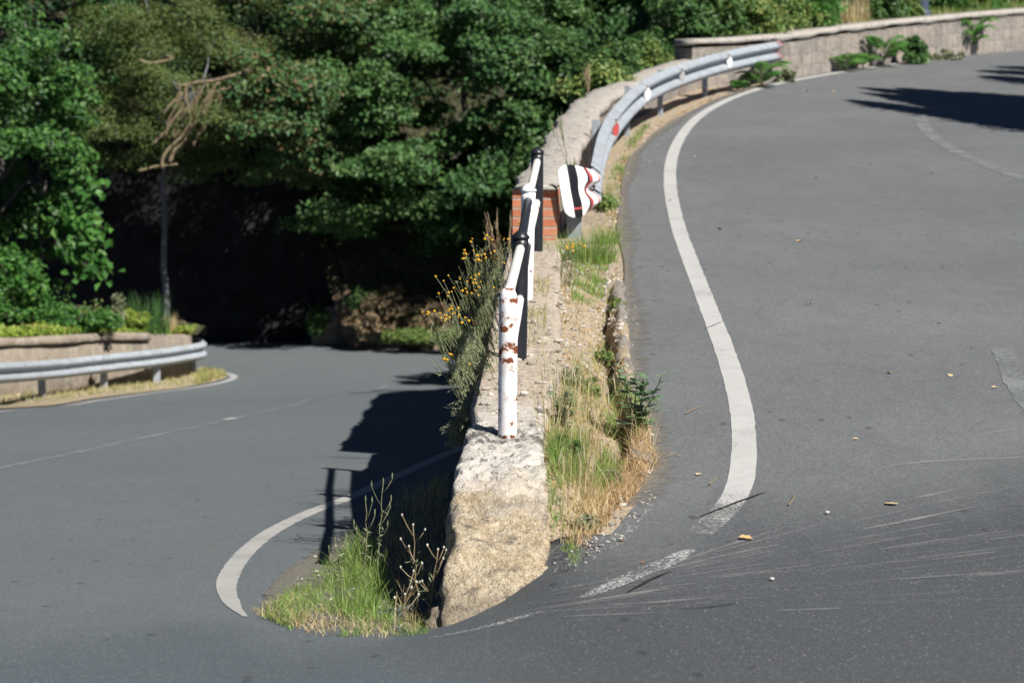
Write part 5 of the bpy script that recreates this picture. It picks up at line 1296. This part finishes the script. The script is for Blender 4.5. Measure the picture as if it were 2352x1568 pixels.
SP = [(-60, 412), (0, 407), (65, 400.5), (130, 393), (185, 386.5), (216, 380.5), (227, 377), (222, 374.5), (203, 372.5), (150, 382), (60, 394), (0, 400), (-60, 405)]
straw(2600, SP, .03, .11, 'seed', 'straw_grass', 1); straw(2300, SP, .03, .14, 'gr_mix', 'island_verge_grass', 2)
straw(1500, [(195, 386), (216, 380.5), (227, 377), (222, 374.5), (203, 372.5), (195, 376)], .04, .16, 'gr_mix', 'tip_grass', 3)

# ---- named plants of the near verge
p = on(1268*K, 985*K, VZ)
for k, (u, v_, hh, lb) in enumerate([(1275, 1000, .46, 'tall pale wild oat tuft nearest the retaining wall edge'), (1310, 960, .44, 'wild oat tuft leaning in the middle of the weedy groove'), (1345, 1040, .40, 'wild oat tuft in front of the thistle with straw stalks'), (1330, 1130, .34, 'straw coloured oat tuft close to the bend of the wall foot')]):
    grass_tuft('wild_oat', lb, on(u*K, v_*K, VZ), .10, 46, hh*.55, hh*1.05, 'gr_dry' if k != 1 else 'gr_mix', 50+k, .0036, .45, 'grass tuft', 'wild oats beside the wall', .05, 9)
def thistle(label, base, hh, seed, nst=3, lf=.085):
    r = np.random.default_rng(seed+1500); t_ = thing('thistle', label, 'weed', base, 'thistles in the weedy groove'); mb = MB(); vv, ff, n0 = [], [], 0; base = np.asarray(base, float)
    for k in range(nst):
        e = base+[r.normal()*.06, r.normal()*.04, hh*(.7+.3*r.random())]; P_ = branch_path(base-[0, 0, .03], e, r, .05, 9); mb.add(*tube(P_, np.linspace(.005, .002, 9), 5))
        for i in range(1, 9):
            for q in range(2):
                az = r.random()*6.28; d = np.array([math.cos(az), math.sin(az), .45]); d /= np.linalg.norm(d); sd = np.cross(d, [0, 0, 1]); sd /= np.linalg.norm(sd); nn = np.cross(sd, d); L = lf*(1.25-.09*i)*(.7+.5*r.random())
                o_ = [(0, .01), (.2, .22), (.3, .14), (.45, .32), (.55, .17), (.7, .26), (.78, .12), (1, 0)]
                pts = [P_[i]+d*L*a+sd*L*b-nn*L*.25*a*a for a, b in o_]+[P_[i]+d*L*a-sd*L*b-nn*L*.25*a*a for a, b in o_[-2:0:-1]]
                vv += pts; ff.append(list(range(n0, n0+len(pts)))); n0 += len(pts)
    mb.build('stem', M['stem'], t_); obj('foliage', np.array(vv), ff, M['lf_thistle'], t_, smooth=False)
M['lf_thistle'] = mat_leaf('thistle_leaf', [(.10, .17, .085), (.15, .24, .12), (.21, .30, .16)], .3)
thistle('broad leaved green thistle at the asphalt edge above the dry grass', on(1462*K, 985*K, VZ), .33, 1, 6, .115)
thistle('small dark leaved thistle at the wall side of the weedy groove', on(1290*K, 975*K, VZ), .18, 2, 4, .09)
grass_tuft('grass_tuft', 'lush bright green grass tuft under the striped end plate', on(1352*K, 602*K, VZ), .22, 620, .10, .32, 'gr_green', 8, .0065, .95, group='grass tufts on the verge')
grass_tuft('grass_tuft', 'smaller lush grass tuft beside the front guardrail post', on(1392*K, 560*K, VZ), .11, 220, .08, .24, 'gr_green', 9, .0065, .9, group='grass tufts on the verge')
for k, (u, v_, R, mt, lb) in enumerate([(1308, 880, (.07, .10, .06), 'lf_grey', 'grey green weed at the wall side of the bare verge soil'), (1352, 905, (.07, .08, .07), 'lf_shrub', 'leafy weed in the groove left of the large thistle'), (1385, 830, (.06, .10, .05), 'lf_shrub', 'low weed along the crumbling edging above the thistle'),
        (1300, 1045, (.07, .08, .06), 'lf_mid', 'dark leafy weed pressed against the pale wall top'), (1405, 1110, (.06, .07, .04), 'lf_grey', 'greyish weed among the russet grass at the bend of the verge'), (1345, 1215, (.05, .05, .04), 'lf_grey', 'small greyish weed at the foot of the verge tip')]):
    p = on(u*K, v_*K, VZ); shrub('verge_weed', lb, p, p+[0, 0, R[2]*.6], R, mt, 26, 24, .025, .028, 160+k, lw=.36, stems=8, cat='weed', group='small weeds of the verge')
shrub('low_weed', 'low leafy weed with pale blooms on the verge behind the grass tuft', on(1388*K, 480*K, VZ), on(1388*K, 480*K, VZ)+[0, .1, .06], (.12, .3, .07), 'lf_shrub', 40, 30, .05, .04, 61, lw=.4, cat='weed')
shrub('low_weed', 'small weed growing through the asphalt edge near the groove', on(1420*K, 706*K, VZ), on(1420*K, 706*K, VZ)+[0, 0, .03], (.06, .12, .035), 'lf_shrub', 16, 26, .03, .025, 62, lw=.35, cat='weed')
# stalks at the left of the wall foot
def stalk(label, base, hh, seed, mat, lean=(0, 0), nb=4, head='w'):
    r = np.random.default_rng(seed+1700); t_ = thing('stalk_weed', label, 'weed', base, 'stalk weeds at the wall foot'); base = np.asarray(base, float); mb = MB(); e = base+[lean[0], lean[1], hh]; P_ = branch_path(base-[0, 0, .02], e, r, .04, 9); mb.add(*tube(P_, np.linspace(.0034, .0018, 9), 4)); tips = [e]
    for k in range(nb):
        s0 = P_[3+int(5*k/nb)]; q = s0+[r.choice([-1, 1])*(.03+.03*r.random()), r.normal()*.02, .05+.05*r.random()]; mb.add(*tube([s0, (s0+q)/2+[0, 0, -.006], q], [.002, .0018, .0012], 4)); tips.append(q)
    mb.build('stem', M['stem' if mat != 'dry' else 'drystem'], t_)
    for q in tips:
        v, f = spindle(q-[0, 0, .004], q+[0, 0, .010 if head == 'w' else .035], .0045 if head == 'w' else .0035, 3); obj('flower_head' if head == 'w' else 'seed_head', v, f, M['flower_w' if head == 'w' else 'lf_grey'], t_, smooth=False)
    C_ = np.repeat(P_[:6], 5, 0)+r.normal(size=(30, 3))*.012; v, f = kite(C_, r.normal(size=C_.shape), .04, .009, r); obj('foliage', v, f, M['lf_grey'], t_, smooth=False)
stalk('tallest dried white headed stalk in front of the dark wall foot', on(960*K, 1415*K, PZ), .40, 1, 'dry', (-.02, 0), 6)
stalk('shorter dried white headed stalk touching the tufa wall corner', on(985*K, 1420*K, PZ), .30, 2, 'dry', (.04, 0), 6)
stalk('low pale headed stalk between the grass and the white headed stalk', on(930*K, 1440*K, PZ), .14, 3, 'dry', (0, 0), 5)
stalk('green branching stalk rising highest through the wall shadow', on(865*K, 1330*K, PZ), .46, 4, 'green', (.03, .1), 5, 's')
stalk('thin green stalk left of the highest branching stalk', on(838*K, 1350*K, PZ), .40, 5, 'green', (.0, .1), 4, 's')
stalk('green seedy stalk at the left of the sunlit grass', on(790*K, 1350*K, PZ), .22, 6, 'green', (-.04, .0), 3, 's')

# ---- bank beyond the lower bend: rocks, dry brush
bk = [(330, 343, .55, .75, 'tall grey boulder at the left end of the brown bank'), (347, 341, .40, .55, 'pale boulder next to the tall grey one on the bank'), (318, 344, .2, .3, 'small pale rock at the foot of the dark wall')]
for k, (u, v_, w_, h_, lb) in enumerate(bk):
    p = on(u, v_, ZL); p = p+[0, -.1, 0]; v, f = lump(p+[0, 0, h_*.4], (w_*.6, w_*.5, h_*.62), 60+k, .35, 26, 18, .7); tag(obj('boulder', v-p, f, mat_rubble('boulder_stone', (.20, .18, .16), [(.20, .17, .14), (.28, .24, .20), (.14, .12, .11)], 3.0), loc=None), lb, 'boulder', 'boulders of the brown bank').location = tuple(p)
for k, (u, v_, y, R, mt, lb) in enumerate([(372, 318, 48.4, (.5, .4, .45), 'lf_brown', 'brown dry brush heap on the left part of the bank'), (392, 304, 48.6, (.5, .4, .4), 'lf_brown', 'brown dry brush lit by sun at the top of the bank'), (432, 322, 48.2, (.45, .4, .4), 'lf_brown', 'tangled brown brush close to the flowering wall edge'), (410, 334, 48.0, (.6, .3, .16), 'lf_shrub', 'low green weeds along the foot of the bank'), (362, 300, 48.8, (.35, .3, .25), 'lf_mid', 'small dark green bush on top of the boulders'), (449, 336, 47.8, (.5, .3, .14), 'lf_shrub', 'low green weeds at the bank foot beside the wall flowers'), (318, 318, 49.4, (.16, .2, .3), 'lf_mid', 'small olive weed climbing at the corner of the dark wall')]):
    c = at(u, v_, y); b = c-[0, 0, R[2]]; shrub('dry_brush' if mt == 'lf_brown' else 'bank_weed', lb, b, c, R, mt, 46, 50, .14, .10, 80+k, lw=.3, stems=10, cat='brush' if mt == 'lf_brown' else 'weed')

# ---- pole on the bank
pp = bank_at(922, .5); pz = pp[2]; pole = thing('metal_pole', 'blue grey metal pole cut by the top edge above the bend wall', 'pole', (pp[0], pp[1], pz))
obj('shaft', *tube([(pp[0], pp[1], pz+h) for h in (-.2, .3, 1.5, 3.2, 4.2)], [.115]*5, 16), M['steelpost'], pole); obj('base_collar', *tube([(pp[0], pp[1], pz+h) for h in (-.1, .20, .24)], [.15, .15, .12], 16), M['steelpost'], pole)
obj('cap', *tube([(pp[0], pp[1], pz+h) for h in (4.2, 4.23, 4.28)], [.125, .125, .03], 16), M['steelpost'], pole)

# ---- grassy bank on the inside of the upper bend, beyond the right edge of the frame
xs = np.linspace(11.5, 34, 30); yv = np.linspace(2, 44, 50); V = np.array([[(x, y, float(zu(y))-.06+.16*(x-11.5)*min(1, (44.5-y)/8)) for y in yv] for x in xs]).reshape(-1, 3); V[:, 2] += .08*fbm(V, .8, 4, 9)*np.clip((V[:, 0]-11.5)/2, 0, 1)
tag(obj('roadside_bank', V, grid_faces(30, 50)[:, ::-1], M['hill']), kind='structure')
# ---- tree outside the frame on the right: its crown throws the shadow on the upper road
st = thing('umbrella_pine', 'flat topped pine beside the upper road beyond the right edge whose shadow crosses the asphalt', 'tree', (15.5, 33, 1.4))
r = np.random.default_rng(77); SUN = np.array([.91, -.99, 1.42])
VV, FF, n0 = [], [], 0; mb = MB(); mb.add(*tube(branch_path((15.5, 33, 1.0), (14.6, 32, 8.5), r, .05, 9), np.linspace(.3, .1, 9), 10))
def sh(u, v_, h): p = on(u, v_, ZU); return p+SUN/SUN[2]*h
for pts, h in [([(852, 100), (900, 108), (950, 114), (1000, 120), (1060, 126)], 5.0), ([(864, 87.5), (910, 93), (960, 99), (1020, 106), (1080, 112)], 5.4), ([(866, 93), (915, 98), (970, 106), (1040, 114)], 5.2), ([(930, 112), (980, 120), (1030, 127), (1090, 134)], 4.8), ([(900, 88), (950, 94), (1010, 99), (1080, 106)], 5.6), ([(885, 97), (940, 104), (1000, 111), (1070, 118)], 5.1), ([(915, 103), (970, 111), (1030, 118), (1090, 124)], 4.9), ([(960, 92), (1010, 98), (1060, 103)], 5.3), ([(988, 70.5), (1010, 72), (1040, 74)], 5.5), ([(985, 76), (1012, 79), (1050, 83)], 5.5), ([(1000, 66.5), (1030, 68), (1060, 70)], 5.8)]:
    P_ = smooth_path([sh(a, b, h) for a, b in pts], .12, 2); m = len(P_); mb.add(*tube(P_[::-1], np.linspace(.05, .012, m), 5)); mb.add(*tube(branch_path(P_[-1], (14.8, 32.2, 5.5+r.random()*2), r, .06, 6), np.linspace(.05, .09, 6), 6))
    wv = np.interp(np.linspace(0, 1, m), [0, .15, .5, 1], [.03, .22, .42, .55]); k = 150
    C_ = np.repeat(P_, k, 0)+r.normal(size=(m*k, 3))*np.repeat(wv, k)[:, None]*[.42, .62, .3]
    v, f = kite(C_, r.normal(size=C_.shape)+[0, 0, .7], .17, .06, r); VV.append(v); FF.append(f+n0); n0 += len(v)
obj('crown', np.vstack(VV), np.vstack(FF), M['lf_deep'], st, smooth=False); mb.build('trunk', M['bark'], st)

# ================================================================== LITTER
def litter(name, patches, size, mat, seed, zf, zvec, flat=.5):
    r = np.random.default_rng(seed); C_ = []
    for poly, n in patches: C_.append(scatter(poly, zf, n, r, zvec, 0))
    C_ = np.vstack(C_)+[0, 0, .008]; n = len(C_); v, f = kite(C_, r.normal(size=(n, 3))*flat+[0, 0, 1], size*(.4+1.1*r.random(n)), size*.62*(.5+.8*r.random(n)), r, .3)
    tag(obj(name, v, f, M[mat], smooth=False), kind='stuff')
VP = [(1230, 850), (1240, 620), (1290, 560), (1400, 540), (1420, 640), (1430, 850), (1380, 880), (1290, 870)]
litter('leaf_litter', [(VP, 420), (A_, 260), ([(1410, 420), (1440, 340), (1520, 280), (1640, 220), (1760, 190), (1780, 184), (1560, 265), (1460, 350), (1432, 430)], 520), ([(1380, 560), (1395, 430), (1430, 430), (1426, 560)], 130), ([(1300, 1250), (1400, 1200), (1500, 1110), (1480, 1060), (1390, 1130)], 90)], .034, 'litter', 1, VZ, verge_z)
def stones(name, patches, s0, s1, seed, zf, zvec, mat='pebble'):
    r = np.random.default_rng(seed); sv, sf = lump((0, 0, 0), (1, .8, .6), 5, .3, 7, 5, .8); VV, FF, n0 = [], [], 0
    for poly, n in patches:
        for p in scatter(poly, zf, n, r, zvec, 0):
            a = r.random()*6.28; s = s0+(s1-s0)*r.random()**3; R_ = np.array([[math.cos(a), -math.sin(a), 0], [math.sin(a), math.cos(a), 0], [0, 0, 1]]); VV.append((sv*s*(.7+.6*r.random(3)))@R_.T+p+[0, 0, s*.2]); FF.append(sf+n0); n0 += len(sv)
    tag(obj(name, np.vstack(VV), np.vstack(FF), M[mat], smooth=False), kind='stuff')
stones('gravel', [(VP, 900), ([(1380, 860), (1385, 640), (1425, 640), (1445, 860)], 260), ([(1440, 340), (1520, 280), (1640, 220), (1760, 190), (1780, 184), (1560, 268), (1460, 352)], 420), ([(1400, 1220), (1440, 1150), (1500, 1105), (1495, 1000), (1420, 1120)], 160), ([(1400, 540), (1400, 440), (1430, 430), (1428, 520)], 140)], .004, .022, 2, VZ, verge_z)
stones('edge_gravel', [([(1265, 1300), (1330, 1240), (1420, 1215), (1480, 1130), (1520, 1090), (1500, 1160), (1440, 1240), (1360, 1290), (1290, 1330)], 260), ([(1440, 900), (1436, 640), (1460, 640), (1475, 900)], 90), ([(1440, 420), (1500, 320), (1600, 255), (1620, 260), (1520, 330), (1455, 430)], 120)], .002, .009, 6, ZR, None)
stones('pocket_gravel', [([(620, 1400), (680, 1310), (780, 1230), (960, 1120), (1020, 1100), (1010, 1300), (900, 1400), (700, 1440)], 340)], .003, .011, 3, PZ, None)
# a few larger stones on top of the wall
r = np.random.default_rng(9)
VV, FF, n0 = [], [], 0; sv, sf = lump((0, 0, 0), (1, .8, .6), 6, .35, 9, 7, .8)
for k in range(260):
    y = 12.0+4.2*r.random()**1.2; x = float(xw(y))+r.uniform(-.19, .24); s = .004+.022*r.random()**3; VV.append(sv*s*(.7+.6*r.random(3))+[x, y, float(wtop(y))+.005]); FF.append(sf+n0); n0 += len(sv)
tag(obj('wall_top_rubble', np.vstack(VV), np.vstack(FF), M['pebble'], smooth=False), kind='stuff')
# fallen leaves on the asphalt, one by one
def leaf_mesh(seed, L):
    r = np.random.default_rng(seed); n = 9; t_ = np.linspace(0, 1, n); w = .34*np.sin(math.pi*t_**.8)**.8*(1+.25*r.normal(size=n)*(t_ > .1)*(t_ < .9)); c = r.uniform(.15, .5); q = r.uniform(-.2, .2)
    v = [];
    for i in range(n): v += [(t_[i]-.5, w[i]+q*math.sin(3*t_[i]), abs(w[i])*c*.8+.08*t_[i]*t_[i]), (t_[i]-.5, q*math.sin(3*t_[i]), .01+.07*t_[i]**2), (t_[i]-.5, -w[i]+q*math.sin(3*t_[i]), abs(w[i])*c*1.2+.1*t_[i]**2)]
    v = np.array(v)*L; f = []
    for i in range(n-1):
        a = 3*i; f += [[a, a+1, a+4, a+3], [a+1, a+2, a+5, a+4]]
    f2 = f; st_ = len(v); v = np.vstack([v, [(-.5*L, -.006*L, .04*L), (-.5*L, .006*L, .04*L), (-.78*L, .01*L, .06*L)]]); f2.append([st_, st_+1, st_+2])
    return v, f2
LV = [(1713, 1237, .075, 'tanleaf', 'curled tan leaf lying just below the broken end of the white edge line'), (2047, 1157, .085, 'paleleaf', 'pale winged leaf on the scraped asphalt right of the line end'), (2043, 856, .055, 'tanleaf', 'folded tan leaf left of the pair below the faded road mark'), (2182, 862, .055, 'paleleaf', 'pale leaf right of the folded tan leaf on the open asphalt'), (2283, 889, .05, 'paleleaf', 'thin pale leaf nearest the faded mark at the right edge'), (1654, 526, .065, 'tanleaf', 'tan leaf beside the white line where it starts to bend'), (1834, 554, .065, 'tanleaf', 'broad tan leaf alone on the middle of the upper road'), (1505, 688, .05, 'tanleaf', 'orange tan leaf on the grey strip between the verge and the white line'),
      (1875, 409, .06, 'paleleaf', 'pale leaf halfway between the white line and the tree shadow'), (2140, 398, .06, 'tanleaf', 'tan leaf below the tree shadow near the faded curve'), (1596, 360, .055, 'paleleaf', 'pale leaf close to the white line below the guardrail'), (1538, 461, .06, 'paleleaf', 'pale leaf resting on the white line itself'), (1852, 210, .09, 'paleleaf', 'tiny pale leaf furthest up the road left of the tree shadow'), (1914, 209, .09, 'tanleaf', 'tiny tan leaf next to the tip of the tree shadow'), (1720, 490, .05, 'brownleaf', 'brown leaf above the tan leaf beside the bending line'), (1795, 507, .045, 'brownleaf', 'small brown leaf above the broad tan leaf'), (1428, 498, .05, 'brownleaf', 'reddish leaf on the asphalt rim beside the lush grass'), (1860, 697, .04, 'tanleaf', 'small tan leaf on the open road below the broad tan leaf'), (1806, 688, .035, 'brownleaf', 'tiny brown leaf left of the small tan leaf on the open road'),
      (2157, 741, .04, 'brownleaf', 'dark leaf on the open road above the pale pair'), (1478, 1292, .035, 'brownleaf', 'brown leaf scrap in the worn paint by the verge tip'), (490, 1255, .05, 'tanleaf', 'orange tan leaf on the lower road left of the curving line'), (1608, 1090, .05, 'paleleaf', 'pale leaf scrap left of the white line near the dry grass'), (1425, 1242, .045, 'brownleaf', 'brown leaf at the tip of the verge by the asphalt'), (1965, 1008, .035, 'paleleaf', 'thin pale scrap on the road right of the white line bend')]
LM = [leaf_mesh(k, 1.0) for k in range(6)]; LME = []
for k, (u, v_, L, mt, lb) in enumerate(LV):
    p = on(u*K, v_*K, ZR); r_ = np.random.default_rng(k+5)
    v, f = LM[k % 6]; L = L*.85; o = obj('fallen_leaf', v*L, f, M[mt], smooth=True); o.location = (p[0], p[1], p[2]+.002); o.rotation_euler = (r_.normal()*.08, r_.normal()*.08, r_.random()*6.28)
    tag(o, lb, 'leaf', 'fallen leaves on the road')
for k, (pts, lb) in enumerate([([(1575, 952), (1592, 944), (1610, 935)], 'pale straw twig on the asphalt right of the thistle'), ([(1560, 1050), (1545, 1044), (1530, 1052)], 'bent straw twig lying at the edge of the dry grass'), ([(1630, 1115), (1640, 1106), (1648, 1098)], 'short twig beside the white line near its broken end'), ([(1812, 1162), (1820, 1150), (1826, 1138)], 'thin twig right of the broken line end')]):
    P_ = smooth_path([on(a, b, ZR)+[0, 0, .010] for a, b in px(pts)], .02, 2); o = obj('twig', *tube(P_-P_[0], np.linspace(.003, .0018, len(P_)), 5), M['drystem']); o.location = tuple(P_[0]); tag(o, lb, 'twig', 'twigs on the upper road')
sv, sf = lump((0, 0, 0), (.010, .008, .006), 6, .3, 12, 9, .8)
for u, v_, lb in [(1773, 1333, 'white pebble among the scrapes below the line end'), (1900, 1180, 'pale pebble in the middle of the scraped road')]:
    p = on(u*K, v_*K, ZR); o = obj('pebble', sv, sf, M['whitestone']); o.location = (p[0], p[1], p[2]+.010); tag(o, lb, 'pebble', 'pale pebbles on the road')

# ================================================================== LIGHT
sunv = Vector((.91, -.99, 1.42)).normalized()
world = bpy.data.worlds.new('World'); S.world = world; world.use_nodes = True
nt = world.node_tree; sky = nt.nodes.new('ShaderNodeTexSky'); sky.sky_type = 'NISHITA'; sky.sun_disc = False
sky.sun_elevation = math.asin(sunv.z); sky.sun_rotation = math.atan2(sunv.x, sunv.y); sky.air_density = .6; sky.dust_density = .0; sky.ozone_density = 6.0; sky.altitude = 5000
nt.links.new(sky.outputs[0], nt.nodes['Background'].inputs[0]); nt.nodes['Background'].inputs[1].default_value = .05
sd = bpy.data.lights.new('sun', 'SUN'); sd.energy = 5.0; sd.angle = rad(.53); sd.color = (1, .955, .89)
so = bpy.data.objects.new('sun', sd); COL.objects.link(so); so.location = (20, -20, 40); so.rotation_euler = sunv.to_track_quat('Z', 'Y').to_euler()
S.view_settings.view_transform = 'Standard'; S.view_settings.look = 'None'; S.view_settings.gamma = 1.0; S.view_settings.exposure = .78
S.view_settings.use_curve_mapping = False
S.cycles.max_bounces = 6; S.cycles.transparent_max_bounces = 12
